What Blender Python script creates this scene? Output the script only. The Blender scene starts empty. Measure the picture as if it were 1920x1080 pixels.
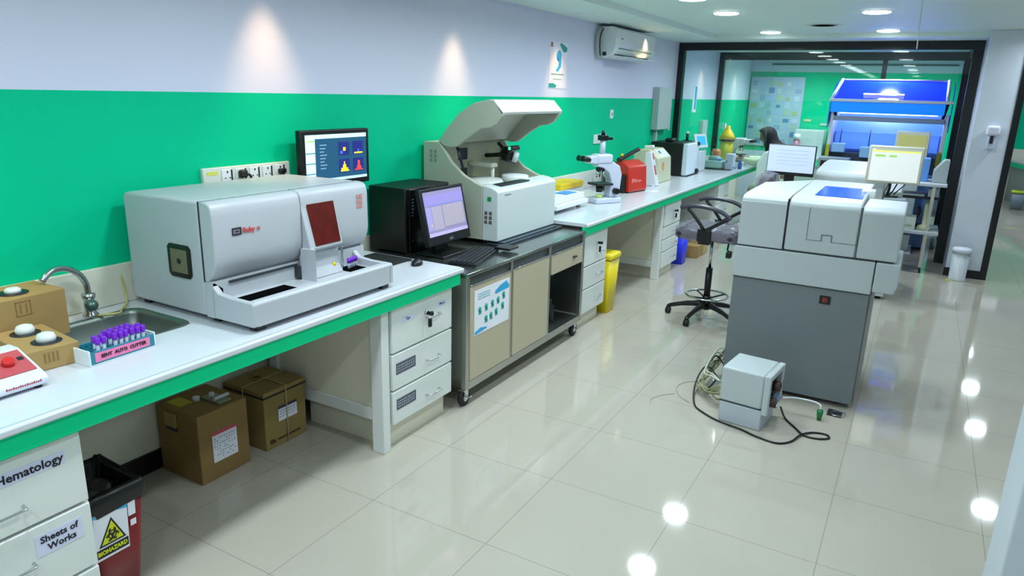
import bpy, bmesh, math, random
from mathutils import Vector, Matrix, Euler
random.seed(7)
S = bpy.context.scene
COL = S.collection
R = math.radians

# ------------------------------------------------------------------ camera
cam_d = bpy.data.cameras.new('camera'); cam = bpy.data.objects.new('camera', cam_d); COL.objects.link(cam)
YAW, PIT, ROL = R(29.5067), R(-15.5852), R(1.6099)
CAM = Vector((1.9155, -1.5635, 1.8070))
fw = Vector((-math.sin(YAW)*math.cos(PIT), math.cos(YAW)*math.cos(PIT), math.sin(PIT)))
rt = Vector((math.cos(YAW), math.sin(YAW), 0)); up = rt.cross(fw)
rt2 = rt*math.cos(ROL) + up*math.sin(ROL); up2 = -rt*math.sin(ROL) + up*math.cos(ROL)
mw = Matrix((rt2, up2, -fw)).transposed().to_4x4(); mw.translation = CAM
cam.matrix_world = mw
cam_d.sensor_width = 36.0; cam_d.lens = 1324.655/1920*36.0; cam_d.clip_start = 0.05; cam_d.clip_end = 100
S.camera = cam

# ------------------------------------------------------------------ world / exposure
W = bpy.data.worlds.new('world'); S.world = W; W.use_nodes = True
W.node_tree.nodes['Background'].inputs[0].default_value = (0.55, 0.72, 0.80, 1)
W.node_tree.nodes['Background'].inputs[1].default_value = 0.55
S.view_settings.view_transform = 'Standard'; S.view_settings.look = 'None'
S.view_settings.exposure = 0.80; S.view_settings.gamma = 1.0; S.view_settings.use_curve_mapping = False
LED_POWER, SPOT_POWER = 7.0, 6.0
LED_COL, SPOT_COL = (0.79, 0.93, 1.0), (1.0, 0.66, 0.34)

# ------------------------------------------------------------------ materials
def lin(h):
    h = h.lstrip('#'); v = [int(h[i:i+2], 16)/255 for i in (0, 2, 4)]
    return tuple(c/12.92 if c <= 0.04045 else ((c+0.055)/1.055)**2.4 for c in v) + (1,)
_M = {}
def mat(name, hexc='#ffffff', rough=0.5, metal=0.0, emit=0.0, noise=0.0, nscale=6.0, coat=0.0, bump=0.0, alpha=1.0, trans=0.0, spec=0.5):
    if name in _M: return _M[name]
    m = bpy.data.materials.new(name); m.use_nodes = True; nt = m.node_tree; b = nt.nodes['Principled BSDF']
    c = lin(hexc); b.inputs['Base Color'].default_value = c
    b.inputs['Roughness'].default_value = rough; b.inputs['Metallic'].default_value = metal
    b.inputs['Specular IOR Level'].default_value = spec
    if coat: b.inputs['Coat Weight'].default_value = coat; b.inputs['Coat Roughness'].default_value = 0.08
    if emit:
        b.inputs['Emission Color'].default_value = c; b.inputs['Emission Strength'].default_value = emit
    if trans: b.inputs['Transmission Weight'].default_value = trans
    if alpha < 1: b.inputs['Alpha'].default_value = alpha
    # every material is procedural: a faint noise breaks up colour and gloss
    tc = nt.nodes.new('ShaderNodeTexCoord'); nz = nt.nodes.new('ShaderNodeTexNoise')
    nz.inputs['Scale'].default_value = nscale; nz.inputs['Detail'].default_value = 4
    nt.links.new(tc.outputs['Object'], nz.inputs['Vector'])
    a = noise if noise else 0.03
    mx = nt.nodes.new('ShaderNodeMix'); mx.data_type = 'RGBA'
    mx.inputs[6].default_value = tuple(max(0, x*(1-a)) for x in c[:3]) + (1,)
    mx.inputs[7].default_value = tuple(min(1, x*(1+a)) for x in c[:3]) + (1,)
    nt.links.new(nz.outputs['Fac'], mx.inputs[0]); nt.links.new(mx.outputs[2], b.inputs['Base Color'])
    if bump:
        bp = nt.nodes.new('ShaderNodeBump'); bp.inputs['Strength'].default_value = bump; bp.inputs['Distance'].default_value = 0.01
        nt.links.new(nz.outputs['Fac'], bp.inputs['Height']); nt.links.new(bp.outputs['Normal'], b.inputs['Normal'])
    _M[name] = m
    return m

def glass_mat(name, tint, refl=1.0, ior=1.45):
    """thin pane: clear with Fresnel reflection"""
    if name in _M: return _M[name]
    m = bpy.data.materials.new(name); m.use_nodes = True; nt = m.node_tree; nt.nodes.clear()
    o = nt.nodes.new('ShaderNodeOutputMaterial'); t = nt.nodes.new('ShaderNodeBsdfTransparent'); g = nt.nodes.new('ShaderNodeBsdfGlossy')
    f = nt.nodes.new('ShaderNodeFresnel'); mx = nt.nodes.new('ShaderNodeMixShader')
    t.inputs[0].default_value = tint; g.inputs[0].default_value = (refl, refl, refl, 1); g.inputs['Roughness'].default_value = 0.02
    f.inputs[0].default_value = ior
    nt.links.new(f.outputs[0], mx.inputs[0]); nt.links.new(t.outputs[0], mx.inputs[1]); nt.links.new(g.outputs[0], mx.inputs[2]); nt.links.new(mx.outputs[0], o.inputs[0])
    _M[name] = m; return m

def floor_mat():
    m = bpy.data.materials.new('polished_tile'); m.use_nodes = True; nt = m.node_tree; b = nt.nodes['Principled BSDF']; N = nt.nodes; L = nt.links
    tc = N.new('ShaderNodeTexCoord'); sep = N.new('ShaderNodeSeparateXYZ'); L.new(tc.outputs['Object'], sep.inputs[0])
    def line(sock):
        d = N.new('ShaderNodeMath'); d.operation = 'DIVIDE'; L.new(sock, d.inputs[0]); d.inputs[1].default_value = 0.6
        p = N.new('ShaderNodeMath'); p.operation = 'PINGPONG'; L.new(d.outputs[0], p.inputs[0]); p.inputs[1].default_value = 0.5
        c = N.new('ShaderNodeMath'); c.operation = 'LESS_THAN'; L.new(p.outputs[0], c.inputs[0]); c.inputs[1].default_value = 0.0026
        return c.outputs[0]
    mxl = N.new('ShaderNodeMath'); mxl.operation = 'MAXIMUM'; L.new(line(sep.outputs[0]), mxl.inputs[0]); L.new(line(sep.outputs[1]), mxl.inputs[1])
    nz = N.new('ShaderNodeTexNoise'); nz.inputs['Scale'].default_value = 1.3; nz.inputs['Detail'].default_value = 6; L.new(tc.outputs['Object'], nz.inputs['Vector'])
    mx = N.new('ShaderNodeMix'); mx.data_type = 'RGBA'; mx.inputs[6].default_value = lin('#b0a99c'); mx.inputs[7].default_value = lin('#bcb6a9')
    L.new(nz.outputs['Fac'], mx.inputs[0])
    m2 = N.new('ShaderNodeMix'); m2.data_type = 'RGBA'; L.new(mxl.outputs[0], m2.inputs[0]); L.new(mx.outputs[2], m2.inputs[6]); m2.inputs[7].default_value = lin('#918d82')
    L.new(m2.outputs[2], b.inputs['Base Color'])
    b.inputs['Roughness'].default_value = 0.055; b.inputs['Specular IOR Level'].default_value = 0.62
    _M['floor'] = m; return m

# ------------------------------------------------------------------ mesh builder
ROOTM = {}
class MB:
    def __init__(s): s.bm = bmesh.new(); s.smooth = []
    def _mi(s, faces, mi, sm=False):
        for f in faces: f.material_index = mi; f.smooth = sm
    def box(s, x0, x1, y0, y1, z0, z1, bev=0.0, mi=0, seg=2, M=None, edges='all'):
        bm = s.bm
        if x0 > x1: x0, x1 = x1, x0
        if y0 > y1: y0, y1 = y1, y0
        if z0 > z1: z0, z1 = z1, z0
        v = [bm.verts.new(p) for p in ((x0,y0,z0),(x1,y0,z0),(x1,y1,z0),(x0,y1,z0),(x0,y0,z1),(x1,y0,z1),(x1,y1,z1),(x0,y1,z1))]
        fs = [bm.faces.new([v[i] for i in q]) for q in ((3,2,1,0),(4,5,6,7),(0,1,5,4),(1,2,6,5),(2,3,7,6),(3,0,4,7))]
        s._mi(fs, mi)
        if bev > 0:
            bev = min(bev, 0.49*min(x1-x0, y1-y0, z1-z0))
            es = list({e for f in fs for e in f.edges})
            if edges == 'z': es = [e for e in es if abs(e.verts[0].co.z-e.verts[1].co.z) > 1e-6]
            if edges == 'x': es = [e for e in es if abs(e.verts[0].co.x-e.verts[1].co.x) > 1e-6]
            if edges == 'y': es = [e for e in es if abs(e.verts[0].co.y-e.verts[1].co.y) > 1e-6]
            r = bmesh.ops.bevel(bm, geom=es, offset=bev, segments=seg, profile=0.5, affect='EDGES')
            for f in r['faces']: f.material_index = mi; f.smooth = True
            vs = list({w for f in fs if f.is_valid for w in f.verts} | {w for f in r['faces'] for w in f.verts})
        else: vs = v
        if M is not None:
            for w in vs: w.co = M @ w.co
        return s
    def prism(s, pts, a0, a1, axis='y', bev=0.0, mi=0, seg=2, M=None, smooth=False):
        """profile pts extruded along axis. axis y: pts=(x,z); x: (y,z); z: (x,y)"""
        bm = s.bm
        def P(p, a):
            return {'y': (p[0], a, p[1]), 'x': (a, p[0], p[1]), 'z': (p[0], p[1], a)}[axis]
        A = [bm.verts.new(P(p, a0)) for p in pts]; B = [bm.verts.new(P(p, a1)) for p in pts]
        n = len(pts); fs = [bm.faces.new(A), bm.faces.new(B[::-1])]
        for i in range(n):
            f = bm.faces.new([A[i], B[i], B[(i+1) % n], A[(i+1) % n]]); fs.append(f); f.smooth = smooth
        for f in fs: f.material_index = mi
        bmesh.ops.recalc_face_normals(bm, faces=fs)
        vs = A+B
        if bev > 0:
            es = list({e for f in fs for e in f.edges})
            if smooth: es = list({e for f in fs[:2] for e in f.edges})
            r = bmesh.ops.bevel(bm, geom=es, offset=bev, segments=seg, profile=0.5, affect='EDGES', clamp_overlap=True)
            for f in r['faces']: f.material_index = mi; f.smooth = True
            vs = list({w for f in fs if f.is_valid for w in f.verts} | {w for f in r['faces'] for w in f.verts})
        if M is not None:
            for w in vs: w.co = M @ w.co
        return s
    def cyl(s, p0, p1, r0, r1=None, n=20, mi=0, cap=True, smooth=True):
        bm = s.bm; p0, p1 = Vector(p0), Vector(p1); r1 = r0 if r1 is None else r1
        d = (p1-p0).normalized(); a = d.orthogonal().normalized(); b = d.cross(a)
        A = [bm.verts.new(p0+(a*math.cos(2*math.pi*i/n)+b*math.sin(2*math.pi*i/n))*r0) for i in range(n)]
        B = [bm.verts.new(p1+(a*math.cos(2*math.pi*i/n)+b*math.sin(2*math.pi*i/n))*r1) for i in range(n)]
        for i in range(n):
            f = bm.faces.new([A[i], A[(i+1) % n], B[(i+1) % n], B[i]]); f.material_index = mi; f.smooth = smooth
        if cap:
            f = bm.faces.new(A[::-1]); f.material_index = mi; f = bm.faces.new(B); f.material_index = mi
        return s
    def lathe(s, prof, c=(0, 0, 0), n=28, mi=0, axis='z', M=None):
        bm = s.bm; rings = []
        for (r, h) in prof:
            ring = []
            for i in range(n):
                a = 2*math.pi*i/n; x, y = r*math.cos(a), r*math.sin(a)
                p = {'z': (x, y, h), 'x': (h, x, y), 'y': (x, h, y)}[axis]
                q = Vector(p)
                if M is not None: q = M @ q
                ring.append(bm.verts.new(q+Vector(c)))
            rings.append(ring)
        fs = []
        for k in range(len(rings)-1):
            for i in range(n):
                fs.append(bm.faces.new([rings[k][i], rings[k][(i+1) % n], rings[k+1][(i+1) % n], rings[k+1][i]]))
        for f in fs: f.smooth = True
        if prof[0][0] > 1e-5: fs.append(bm.faces.new(rings[0][::-1]))
        if prof[-1][0] > 1e-5: fs.append(bm.faces.new(rings[-1]))
        for f in fs: f.material_index = mi
        bmesh.ops.recalc_face_normals(bm, faces=fs)
        return s
    def tube(s, pts, r, n=10, mi=0, closed=False, smooth_n=0, radii=None):
        pts = [Vector(p) for p in pts]
        if smooth_n:
            out = []; N = len(pts); idx = range(N if closed else N-1)
            for i in idx:
                p0 = pts[(i-1) % N] if closed or i > 0 else pts[i]; p1 = pts[i]; p2 = pts[(i+1) % N]
                p3 = pts[(i+2) % N] if closed or i+2 < N else pts[(i+1) % N]
                for k in range(smooth_n):
                    t = k/smooth_n
                    out.append(0.5*((2*p1)+(-p0+p2)*t+(2*p0-5*p1+4*p2-p3)*t*t+(-p0+3*p1-3*p2+p3)*t**3))
            if not closed: out.append(pts[-1])
            pts = out
        bm = s.bm; N = len(pts); rings = []; prev = None
        for i in range(N):
            if closed: t = pts[(i+1) % N]-pts[(i-1) % N]
            else: t = pts[min(i+1, N-1)]-pts[max(i-1, 0)]
            if t.length < 1e-9: t = Vector((0, 0, 1))
            t.normalize()
            a = t.orthogonal().normalized() if prev is None else (prev-t*prev.dot(t)).normalized()
            prev = a; b = t.cross(a)
            rr = radii[min(int(i*len(radii)/N), len(radii)-1)] if radii else r
            rings.append([bm.verts.new(pts[i]+(a*math.cos(2*math.pi*k/n)+b*math.sin(2*math.pi*k/n))*rr) for k in range(n)])
        fs = []
        for i in range(N if closed else N-1):
            A, B = rings[i], rings[(i+1) % N]
            for k in range(n):
                f = bm.faces.new([A[k], A[(k+1) % n], B[(k+1) % n], B[k]]); f.smooth = True; f.material_index = mi
        if not closed:
            f = bm.faces.new(rings[0][::-1]); f.material_index = mi; f = bm.faces.new(rings[-1]); f.material_index = mi
        return s
    def ball(s, c, r, sc=(1, 1, 1), mi=0, n=18, M=None):
        r_ = bmesh.ops.create_uvsphere(s.bm, u_segments=n, v_segments=max(8, n//2), radius=r)
        for v in r_['verts']:
            v.co = Vector((v.co.x*sc[0], v.co.y*sc[1], v.co.z*sc[2]))
            if M is not None: v.co = M @ v.co
            v.co += Vector(c)
            for f in v.link_faces: f.smooth = True; f.material_index = mi
        return s
    def quad(s, pts, mi=0):
        f = s.bm.faces.new([s.bm.verts.new(p) for p in pts]); f.material_index = mi; return s
    def slab(s, pts, th, mi=0):
        """planar polygon given thickness along its normal (towards -normal)"""
        P = [Vector(p) for p in pts]; n = (P[1]-P[0]).cross(P[2]-P[0]).normalized()
        A = [s.bm.verts.new(p) for p in P]; B = [s.bm.verts.new(p-n*th) for p in P]
        fs = [s.bm.faces.new(A), s.bm.faces.new(B[::-1])]; k = len(P)
        for i in range(k): fs.append(s.bm.faces.new([A[i], B[i], B[(i+1) % k], A[(i+1) % k]]))
        for f in fs: f.material_index = mi
        bmesh.ops.recalc_face_normals(s.bm, faces=fs); return s
    def build(s, name, mats, parent=None, world=True, sub=0):
        me = bpy.data.meshes.new(name)
        s.bm.to_mesh(me); s.bm.free()
        if not isinstance(mats, (list, tuple)): mats = [mats]
        for m in mats: me.materials.append(m)
        o = bpy.data.objects.new(name, me); COL.objects.link(o)
        if parent is not None:
            o.parent = parent
            rm = ROOTM.get(parent.name)
            if rm is not None:
                ROOTM[o.name] = rm
                if world: me.transform(rm.inverted())
        elif world is not True and isinstance(world, Vector):
            me.transform(Matrix.Translation(-world)); o.location = world; ROOTM[o.name] = Matrix.Translation(world)
        else: ROOTM[o.name] = Matrix.Identity(4)
        me.update()
        if sub:
            md = o.modifiers.new('sub', 'SUBSURF'); md.levels = sub; md.render_levels = sub
        return o

def thing(name, label, cat, loc=(0, 0, 0), rz=0.0, group=None):
    o = bpy.data.objects.new(name, None); o.empty_display_size = 0.05; COL.objects.link(o)
    o.location = loc; o.rotation_euler = (0, 0, rz); o['label'] = label; o['category'] = cat
    if group: o['group'] = group
    ROOTM[o.name] = Matrix.LocRotScale(Vector(loc), Euler((0, 0, rz)), None)
    return o
def tag(o, label, cat, group=None):
    o['label'] = label; o['category'] = cat
    if group: o['group'] = group
    return o
def struct(o): o['kind'] = 'structure'; return o
def copy_tree(o, parent=None):
    c = o.copy(); COL.objects.link(c)
    if parent is not None: c.parent = parent
    for ch in list(o.children): copy_tree(ch, c)
    return c

def Fx(x):   # face looking towards +x: a along +y, b up
    return Matrix(((0, 0, 1, x), (1, 0, 0, 0), (0, 1, 0, 0), (0, 0, 0, 1)))
def Fy(y):   # face looking towards -y: a along +x, b up
    return Matrix(((1, 0, 0, 0), (0, 0, -1, y), (0, 1, 0, 0), (0, 0, 0, 1)))
def Fz(z, ang=0, c=(0, 0)):   # lying flat, text along +y seen from +x side
    return Matrix.Translation((c[0], c[1], z)) @ Matrix.Rotation(ang, 4, 'Z')
def text(s, size, a, b, F, m, parent, align='CENTER', name='lettering', bold=0.0, depth=0.0008, shear=0.0, xs=1.0, off=0.0012):
    cu = bpy.data.curves.new('t', 'FONT'); cu.body = s; cu.size = size; cu.align_x = align; cu.align_y = 'CENTER'
    cu.extrude = depth; cu.offset = bold; cu.shear = shear; cu.resolution_u = 2
    ob = bpy.data.objects.new('t', cu); COL.objects.link(ob)
    dg = bpy.context.evaluated_depsgraph_get(); dg.update()
    me = bpy.data.meshes.new_from_object(ob.evaluated_get(dg))
    bpy.data.objects.remove(ob); bpy.data.curves.remove(cu)
    me.materials.clear(); me.materials.append(m); me.name = name
    me.transform(F @ Matrix.Translation((a, b, off)) @ Matrix.Diagonal((xs, 1, 1, 1)))
    o = bpy.data.objects.new(name, me); COL.objects.link(o)
    if parent is not None:
        o.parent = parent; rm = ROOTM.get(parent.name)
        if rm is not None: me.transform(rm.inverted()); ROOTM[o.name] = rm
    return o
def plate(F, a0, a1, b0, b1, t0, t1, mb=None, mi=0, bev=0.0):
    mb = mb or MB(); mb.box(a0, a1, b0, b1, t0, t1, bev=bev, mi=mi, M=F); return mb

white = mat('white_paint', '#dfe6e8', 0.45); wallw = mat('wall_white', '#d8dbf0', 0.6, noise=0.02, nscale=2)
wallg = mat('wall_green', '#00c491', 0.6, spec=0.1, noise=0.03, nscale=1.5)
creamw = mat('cream_wall_tile', '#e0dfcc', 0.4)
ceilm = mat('ceiling_paint', '#dcebe6', 0.5, noise=0.02, nscale=1.0)
blackf = mat('black_frame', '#0d1012', 0.3); skirt = mat('black_skirting', '#0b0c0e', 0.35)
counter_m = mat('white_worktop', '#d4d8df', 0.28, coat=0.2); green_m = mat('green_edge', '#00dc96', 0.5, spec=0.15)
cab = mat('white_laminate', '#dfe4e0', 0.42); cab2 = mat('cream_laminate', '#e4e1cc', 0.45)
chrome = mat('chrome', '#c9ccd0', 0.18, metal=1.0); steel = mat('stainless_steel', '#b3b5ae', 0.3, metal=1.0, noise=0.06, nscale=20)
dsteel = mat('brushed_dark_steel', '#4c5a66', 0.28, metal=0.8)
black = mat('black_plastic', '#08090a', 0.4); dark = mat('dark_plastic', '#22262a', 0.45); rubber = mat('rubber', '#15161a', 0.7)
mach = mat('machine_grey_white', '#b9c2c5', 0.42, noise=0.015); machd = mat('machine_grey', '#737b7f', 0.5, noise=0.02)
beige = mat('beige_plastic', '#b2b6a6', 0.45); cardb = mat('cardboard', '#a98a56', 0.8, noise=0.08, nscale=14)
cardd = mat('cardboard_dark_brown', '#8a6d3e', 0.85, noise=0.08, nscale=14)  # darker brown for the flap, printed symbols and lid ring
paper = mat('paper', '#e8ebf4', 0.7); ink = mat('ink_black', '#1a1c28', 0.7); seam = mat('seam_dark', '#2c3436', 0.6)
redp = mat('red_plastic', '#a8231c', 0.35); yellow = mat('yellow_plastic', '#e6cf12', 0.4); blue = mat('blue_plastic', '#2036e0', 0.4)
purple = mat('purple_cap', '#7a22c8', 0.4); clear = mat('clear_plastic', '#dfe9ee', 0.15, alpha=0.45)
teal = mat('teal_plastic', '#1f7f96', 0.4); pink = mat('pink_label', '#ee7fae', 0.6); skyb = mat('sky_blue_print', '#2fa8dc', 0.6)
# ------------------------------------------------------------------ room shell
XW = -1.06
def S_(mb, name, m): return struct(mb.build(name, m))
S_(MB().box(-1.3, 7.0, -4.2, 20.0, -0.1, 0.0), 'floor', floor_mat())
m = MB()
m.box(-1.3, XW, -4.2, 12.4, 0.0, 0.9, mi=2); m.box(-1.3, XW, -4.2, 12.4, 0.9, 1.762, mi=1); m.box(-1.3, XW, -4.2, 12.4, 1.762, 2.7, mi=0)
S_(m, 'wall_left', [wallw, wallg, creamw])
S_(MB().box(XW, XW+0.012, -4.0, 7.9, 0.0, 0.1, bev=0.002), 'baseboard_left', skirt)
m = MB(); m.box(-1.3, 2.45, 12.4, 12.6, 0.0, 0.86, mi=0); m.box(-1.3, 2.45, 12.4, 12.6, 0.86, 2.27, mi=1); m.box(-1.3, 2.45, 12.4, 12.6, 2.27, 2.7, mi=0)
m.box(-0.7, 2.2, 12.385, 12.4, 2.385, 2.415, mi=2); S_(m, 'wall_back', [wallw, wallg, mat('trim_slate', '#4d6a6c', 0.5)])
# ceilings: a raised tray over the aisle inside a lower border
m = MB(); m.box(-0.46, 7.0, -4.2, 7.42, 2.52, 2.62); S_(m, 'ceiling', ceilm)
m = MB(); m.box(-1.06, -0.46, -4.2, 8.08, 2.47, 2.62); m.box(-0.46, 7.0, 7.42, 8.08, 2.47, 2.62); S_(m, 'trim_1', ceilm)
m = MB(); m.box(-1.06, 7.0, 8.08, 20, 2.47, 2.62); S_(m, 'trim_2', ceilm)
# wall behind the camera and wall far right, outside the view
S_(MB().box(5.6, 5.8, -4.2, 20.0, 0, 2.7), 'wall_right', wallw)
m = MB(); m.box(-1.3, 5.8, -4.4, -4.2, 0, 2.7); S_(m, 'wall_front', wallw)
# far end of the corridor beyond the pillar: green wall over a pale dado
m = MB(); m.box(2.45, 5.8, 15.5, 15.7, 0, 0.98, mi=2); m.box(2.45, 5.8, 15.5, 15.7, 0.98, 2.02, mi=1); m.box(2.45, 5.8, 15.5, 15.7, 2.02, 2.7, mi=0)
S_(m, 'wall_corridor', [wallw, wallg, creamw])
S_(MB().box(2.45, 3.42, 15.485, 15.5, 0, 0.1), 'baseboard_corridor', skirt)
S_(MB().box(2.35, 2.5, 10.2, 15.5, 0, 2.7), 'wall_right_inner', wallw)
# pillar
m = MB(); m.box(2.315, 2.64, 7.28, 8.08, 0.0, 2.52, bev=0.006); S_(m, 'wall_pillar', mat('pillar_white', '#d4dbe6', 0.25))
m = MB(); m.box(2.305, 2.66, 7.268, 7.30, 0.0, 0.09, bev=0.003); S_(m, 'baseboard_pillar', skirt)
m = MB(); m.box(2.64, 2.70, 7.27, 7.34, 0.0, 2.5, bev=0.004); S_(m, 'door_1', blackf)
# near pillar at the right edge of the frame
m = MB(); m.box(2.345, 2.66, 0.94, 1.24, 0, 2.52, bev=0.008)
S_(m, 'wall_near_pillar', mat('near_pillar_white', '#cfd9e4', 0.4))
# glazed partitions
gl = glass_mat('clear_glass', (0.90, 0.97, 0.94, 1)); gld = glass_mat('smoked_glass', (0.12, 0.16, 0.16, 1))
m = MB(); y0, y1 = 7.94, 8.04
m.box(-1.06, 2.31, y0, y1, 2.375, 2.47, bev=0.004)                # header
m.box(-1.06, -0.985, y0, y1, 0.872, 2.375, bev=0.004)            # left post on the worktop
m.box(-1.06, -0.985, y0, y1, 0.0, 0.75, bev=0.004)
m.box(2.215, 2.31, y0, y1, 0.0, 2.375, bev=0.004)                # right post
w1 = S_(m, 'window_1', blackf)
m = MB()
m.box(-0.985, -0.16, 7.986, 7.994, 0.874, 2.375); m.box(-0.158, 0.158, 7.986, 7.994, 0.0, 2.375)
m.box(0.162, 1.17, 7.986, 7.994, 2.12, 2.375); m.box(1.174, 2.215, 7.986, 7.994, 2.12, 2.375)
g1 = m.build('glass', gl, w1)
m = MB(); y0, y1 = 10.06, 10.14
m.box(-1.06, 2.3, y0, y1, 2.36, 2.47, bev=0.004); m.box(-1.06, -0.985, y0, y1, 0.872, 2.36, bev=0.004); m.box(-1.06, -0.985, y0, y1, 0, 0.75, bev=0.004)
m.box(1.225, 1.285, y0, y1, 0.0, 2.36, bev=0.004); m.box(2.2, 2.3, y0, y1, 0, 2.36, bev=0.004)
w2 = S_(m, 'window_2', blackf)
m = MB(); m.box(-0.985, -0.16, 10.096, 10.104, 0.874, 2.36); m.box(-0.158, 1.225, 10.096, 10.104, 0.0, 2.36); m.box(1.285, 2.2, 10.096, 10.104, 0, 2.36)
m.build('glass', gl, w2)
# dark side screen joining the two partitions on the right
m = MB(); m.box(2.24, 2.3, 8.04, 8.14, 0, 2.47); m.box(2.24, 2.3, 9.96, 10.06, 0, 2.47); m.box(2.24, 2.3, 8.14, 9.96, 2.38, 2.47); m.box(2.24, 2.3, 8.14, 9.96, 0, 0.1)
w3 = S_(m, 'window_3', blackf)
MB().box(2.266, 2.274, 8.14, 9.96, 0.1, 2.38).build('glass', gld, w3)
m = MB(); m.box(-1.06, 2.3, 8.04, 10.06, 2.47, 2.5); 

# ------------------------------------------------------------------ ceiling lights
led_e = mat('led_panel', '#f4fbff', 0.5, emit=9.0); ringm = mat('white_trim_ring', '#e4e8ea', 0.4)
def ceiling_light(x, y, z, label, group, r=0.108, first=[None]):
    if first[0] is None:
        t = thing('ceiling_light', label, 'ceiling light', (x, y, z), 0, group)
        MB().lathe([(r, 0.0), (r+0.014, 0.0), (r+0.014, -0.003), (r+0.002, -0.005), (r, -0.005)], n=32).build('trim_ring', ringm, t, world=False)
        MB().lathe([(0.0, -0.001), (r, -0.001), (r, -0.007), (r-0.01, -0.013), (0.0, -0.014)], n=32).build('diffuser', led_e, t, world=False)
        ld = bpy.data.lights.new('led', 'AREA'); ld.shape = 'DISK'; ld.size = 2*r; ld.energy = LED_POWER; ld.color = LED_COL; ld.spread = R(165)
        l2 = ld.copy(); l2.energy = LED_POWER*2.0
        first[0] = (t, ld, l2)
    else:
        t = copy_tree(first[0][0]); t.location = (x, y, z); t['label'] = label; t['group'] = group
    lo = bpy.data.objects.new('led_light', first[0][2 if (y > 8.1 and x < 2.5) else 1]); COL.objects.link(lo); lo.location = (x, y, z-0.018)
    return t
for k, y in enumerate((-3.2, -1.9, -0.7, 0.6, 1.85, 2.95, 4.08, 5.12, 7.15)):
    lab = 'round white recessed LED downlight over the aisle beside the wall bench'
    if k == 8: lab = 'round ceiling downlight of the left row, last one before the glass partition'
    if k == 7: lab = 'round ceiling downlight of the left row, second from the glass partition'
    if k == 6: lab = 'round ceiling downlight of the left row, cut by the top edge of the photo'
    ceiling_light(0.22, y, 2.52, lab, 'aisle downlights left row')
for k, y in enumerate((-1.9, 0.6, 2.95, 5.33, 7.15)):
    lab = 'round white recessed LED downlight above the middle of the room'
    if k == 4: lab = 'round ceiling downlight of the right row, last one before the glass partition'
    if k == 3: lab = 'round ceiling downlight of the right row, nearer and larger than its neighbour'
    ceiling_light(1.40, y, 2.52, lab, 'aisle downlights right row')
for y in (-1.5, 2.9, 7.05): ceiling_light(3.12, y, 2.52, 'round white recessed LED downlight along the right aisle, seen mirrored in the floor', 'right aisle downlights')
for y in (9.25, 10.9, 12.8): ceiling_light(3.12, y, 2.47, 'round white recessed LED downlight in the corridor past the pillar, seen mirrored in the floor', 'corridor downlights')
ceiling_light(4.4, 13.5, 2.47, 'round white recessed LED downlight over the far corridor bench', 'corridor downlights right')
for x, y in ((0.1, 9.0), (1.4, 9.1)): ceiling_light(x, y, 2.47, 'round white recessed LED downlight between the two glass partitions', 'downlights between partitions')
for x, y in ((0.0, 11.3), (1.4, 11.3)): ceiling_light(x, y, 2.47, 'round white recessed LED downlight in the farthest room behind both partitions', 'downlights of the far room')

warm_e = mat('warm_spot_lens', '#ffe2b0', 0.5, emit=40.0)
def spot(x, y, label, group, tilt, power=SPOT_POWER, first=[None], z=2.47, ang=58):
    if first[0] is None:
        t = thing('spotlight', label, 'spotlight', (x, y, z), 0, group)
        MB().lathe([(0.03, 0.0), (0.043, 0.0), (0.043, -0.004), (0.03, -0.009)], n=24).build('trim_ring', ringm, t, world=False)
        MB().lathe([(0.0, -0.001), (0.028, -0.001), (0.028, -0.006), (0.0, -0.008)], n=20).build('lens', warm_e, t, world=False)
        first[0] = t
    else:
        t = copy_tree(first[0]); t.location = (x, y, z); t['label'] = label; t['group'] = group
    ld = bpy.data.lights.new('warm', 'SPOT'); ld.energy = power; ld.color = SPOT_COL; ld.spot_size = R(ang); ld.spot_blend = 1.0; ld.shadow_soft_size = 0.05
    lo = bpy.data.objects.new('warm_light', ld); COL.objects.link(lo); lo.location = (x, y, z-0.02); lo.rotation_euler = (0, R(tilt), 0)
    return t
for y, lb in ((-0.6, 'small warm wall-washer spotlight above the bench left of the frame'), (1.08, 'small warm spotlight washing the wall above the large box-shaped analyzer'),
              (2.76, 'small warm spotlight washing the wall above the open-lid analyzer'), (4.39, 'small warm spotlight over the hand-washing wall poster'),
              (6.1, 'small warm spotlight shining on the air conditioner')):
    spot(-0.86 if y < 6 else -0.80, y, lb, 'wall-washing spotlights on the ceiling border', 10, power=SPOT_POWER*3.2)
spot(2.05, 7.8, 'tiny warm spotlight in the ceiling border beside the pillar', 'ceiling border spotlights', 0, power=3)
spot(2.8, 7.75, 'tiny warm spotlight in the ceiling border right of the pillar', 'ceiling border spotlights', 0, power=3)
for y in (9.1, 11.2): spot(-0.86, y, 'small warm spotlight washing the wall %s' % ('between the two glass partitions' if y < 10 else 'of the far room'), 'wall-washing spotlights beyond the partition', 10, power=SPOT_POWER*2)

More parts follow.
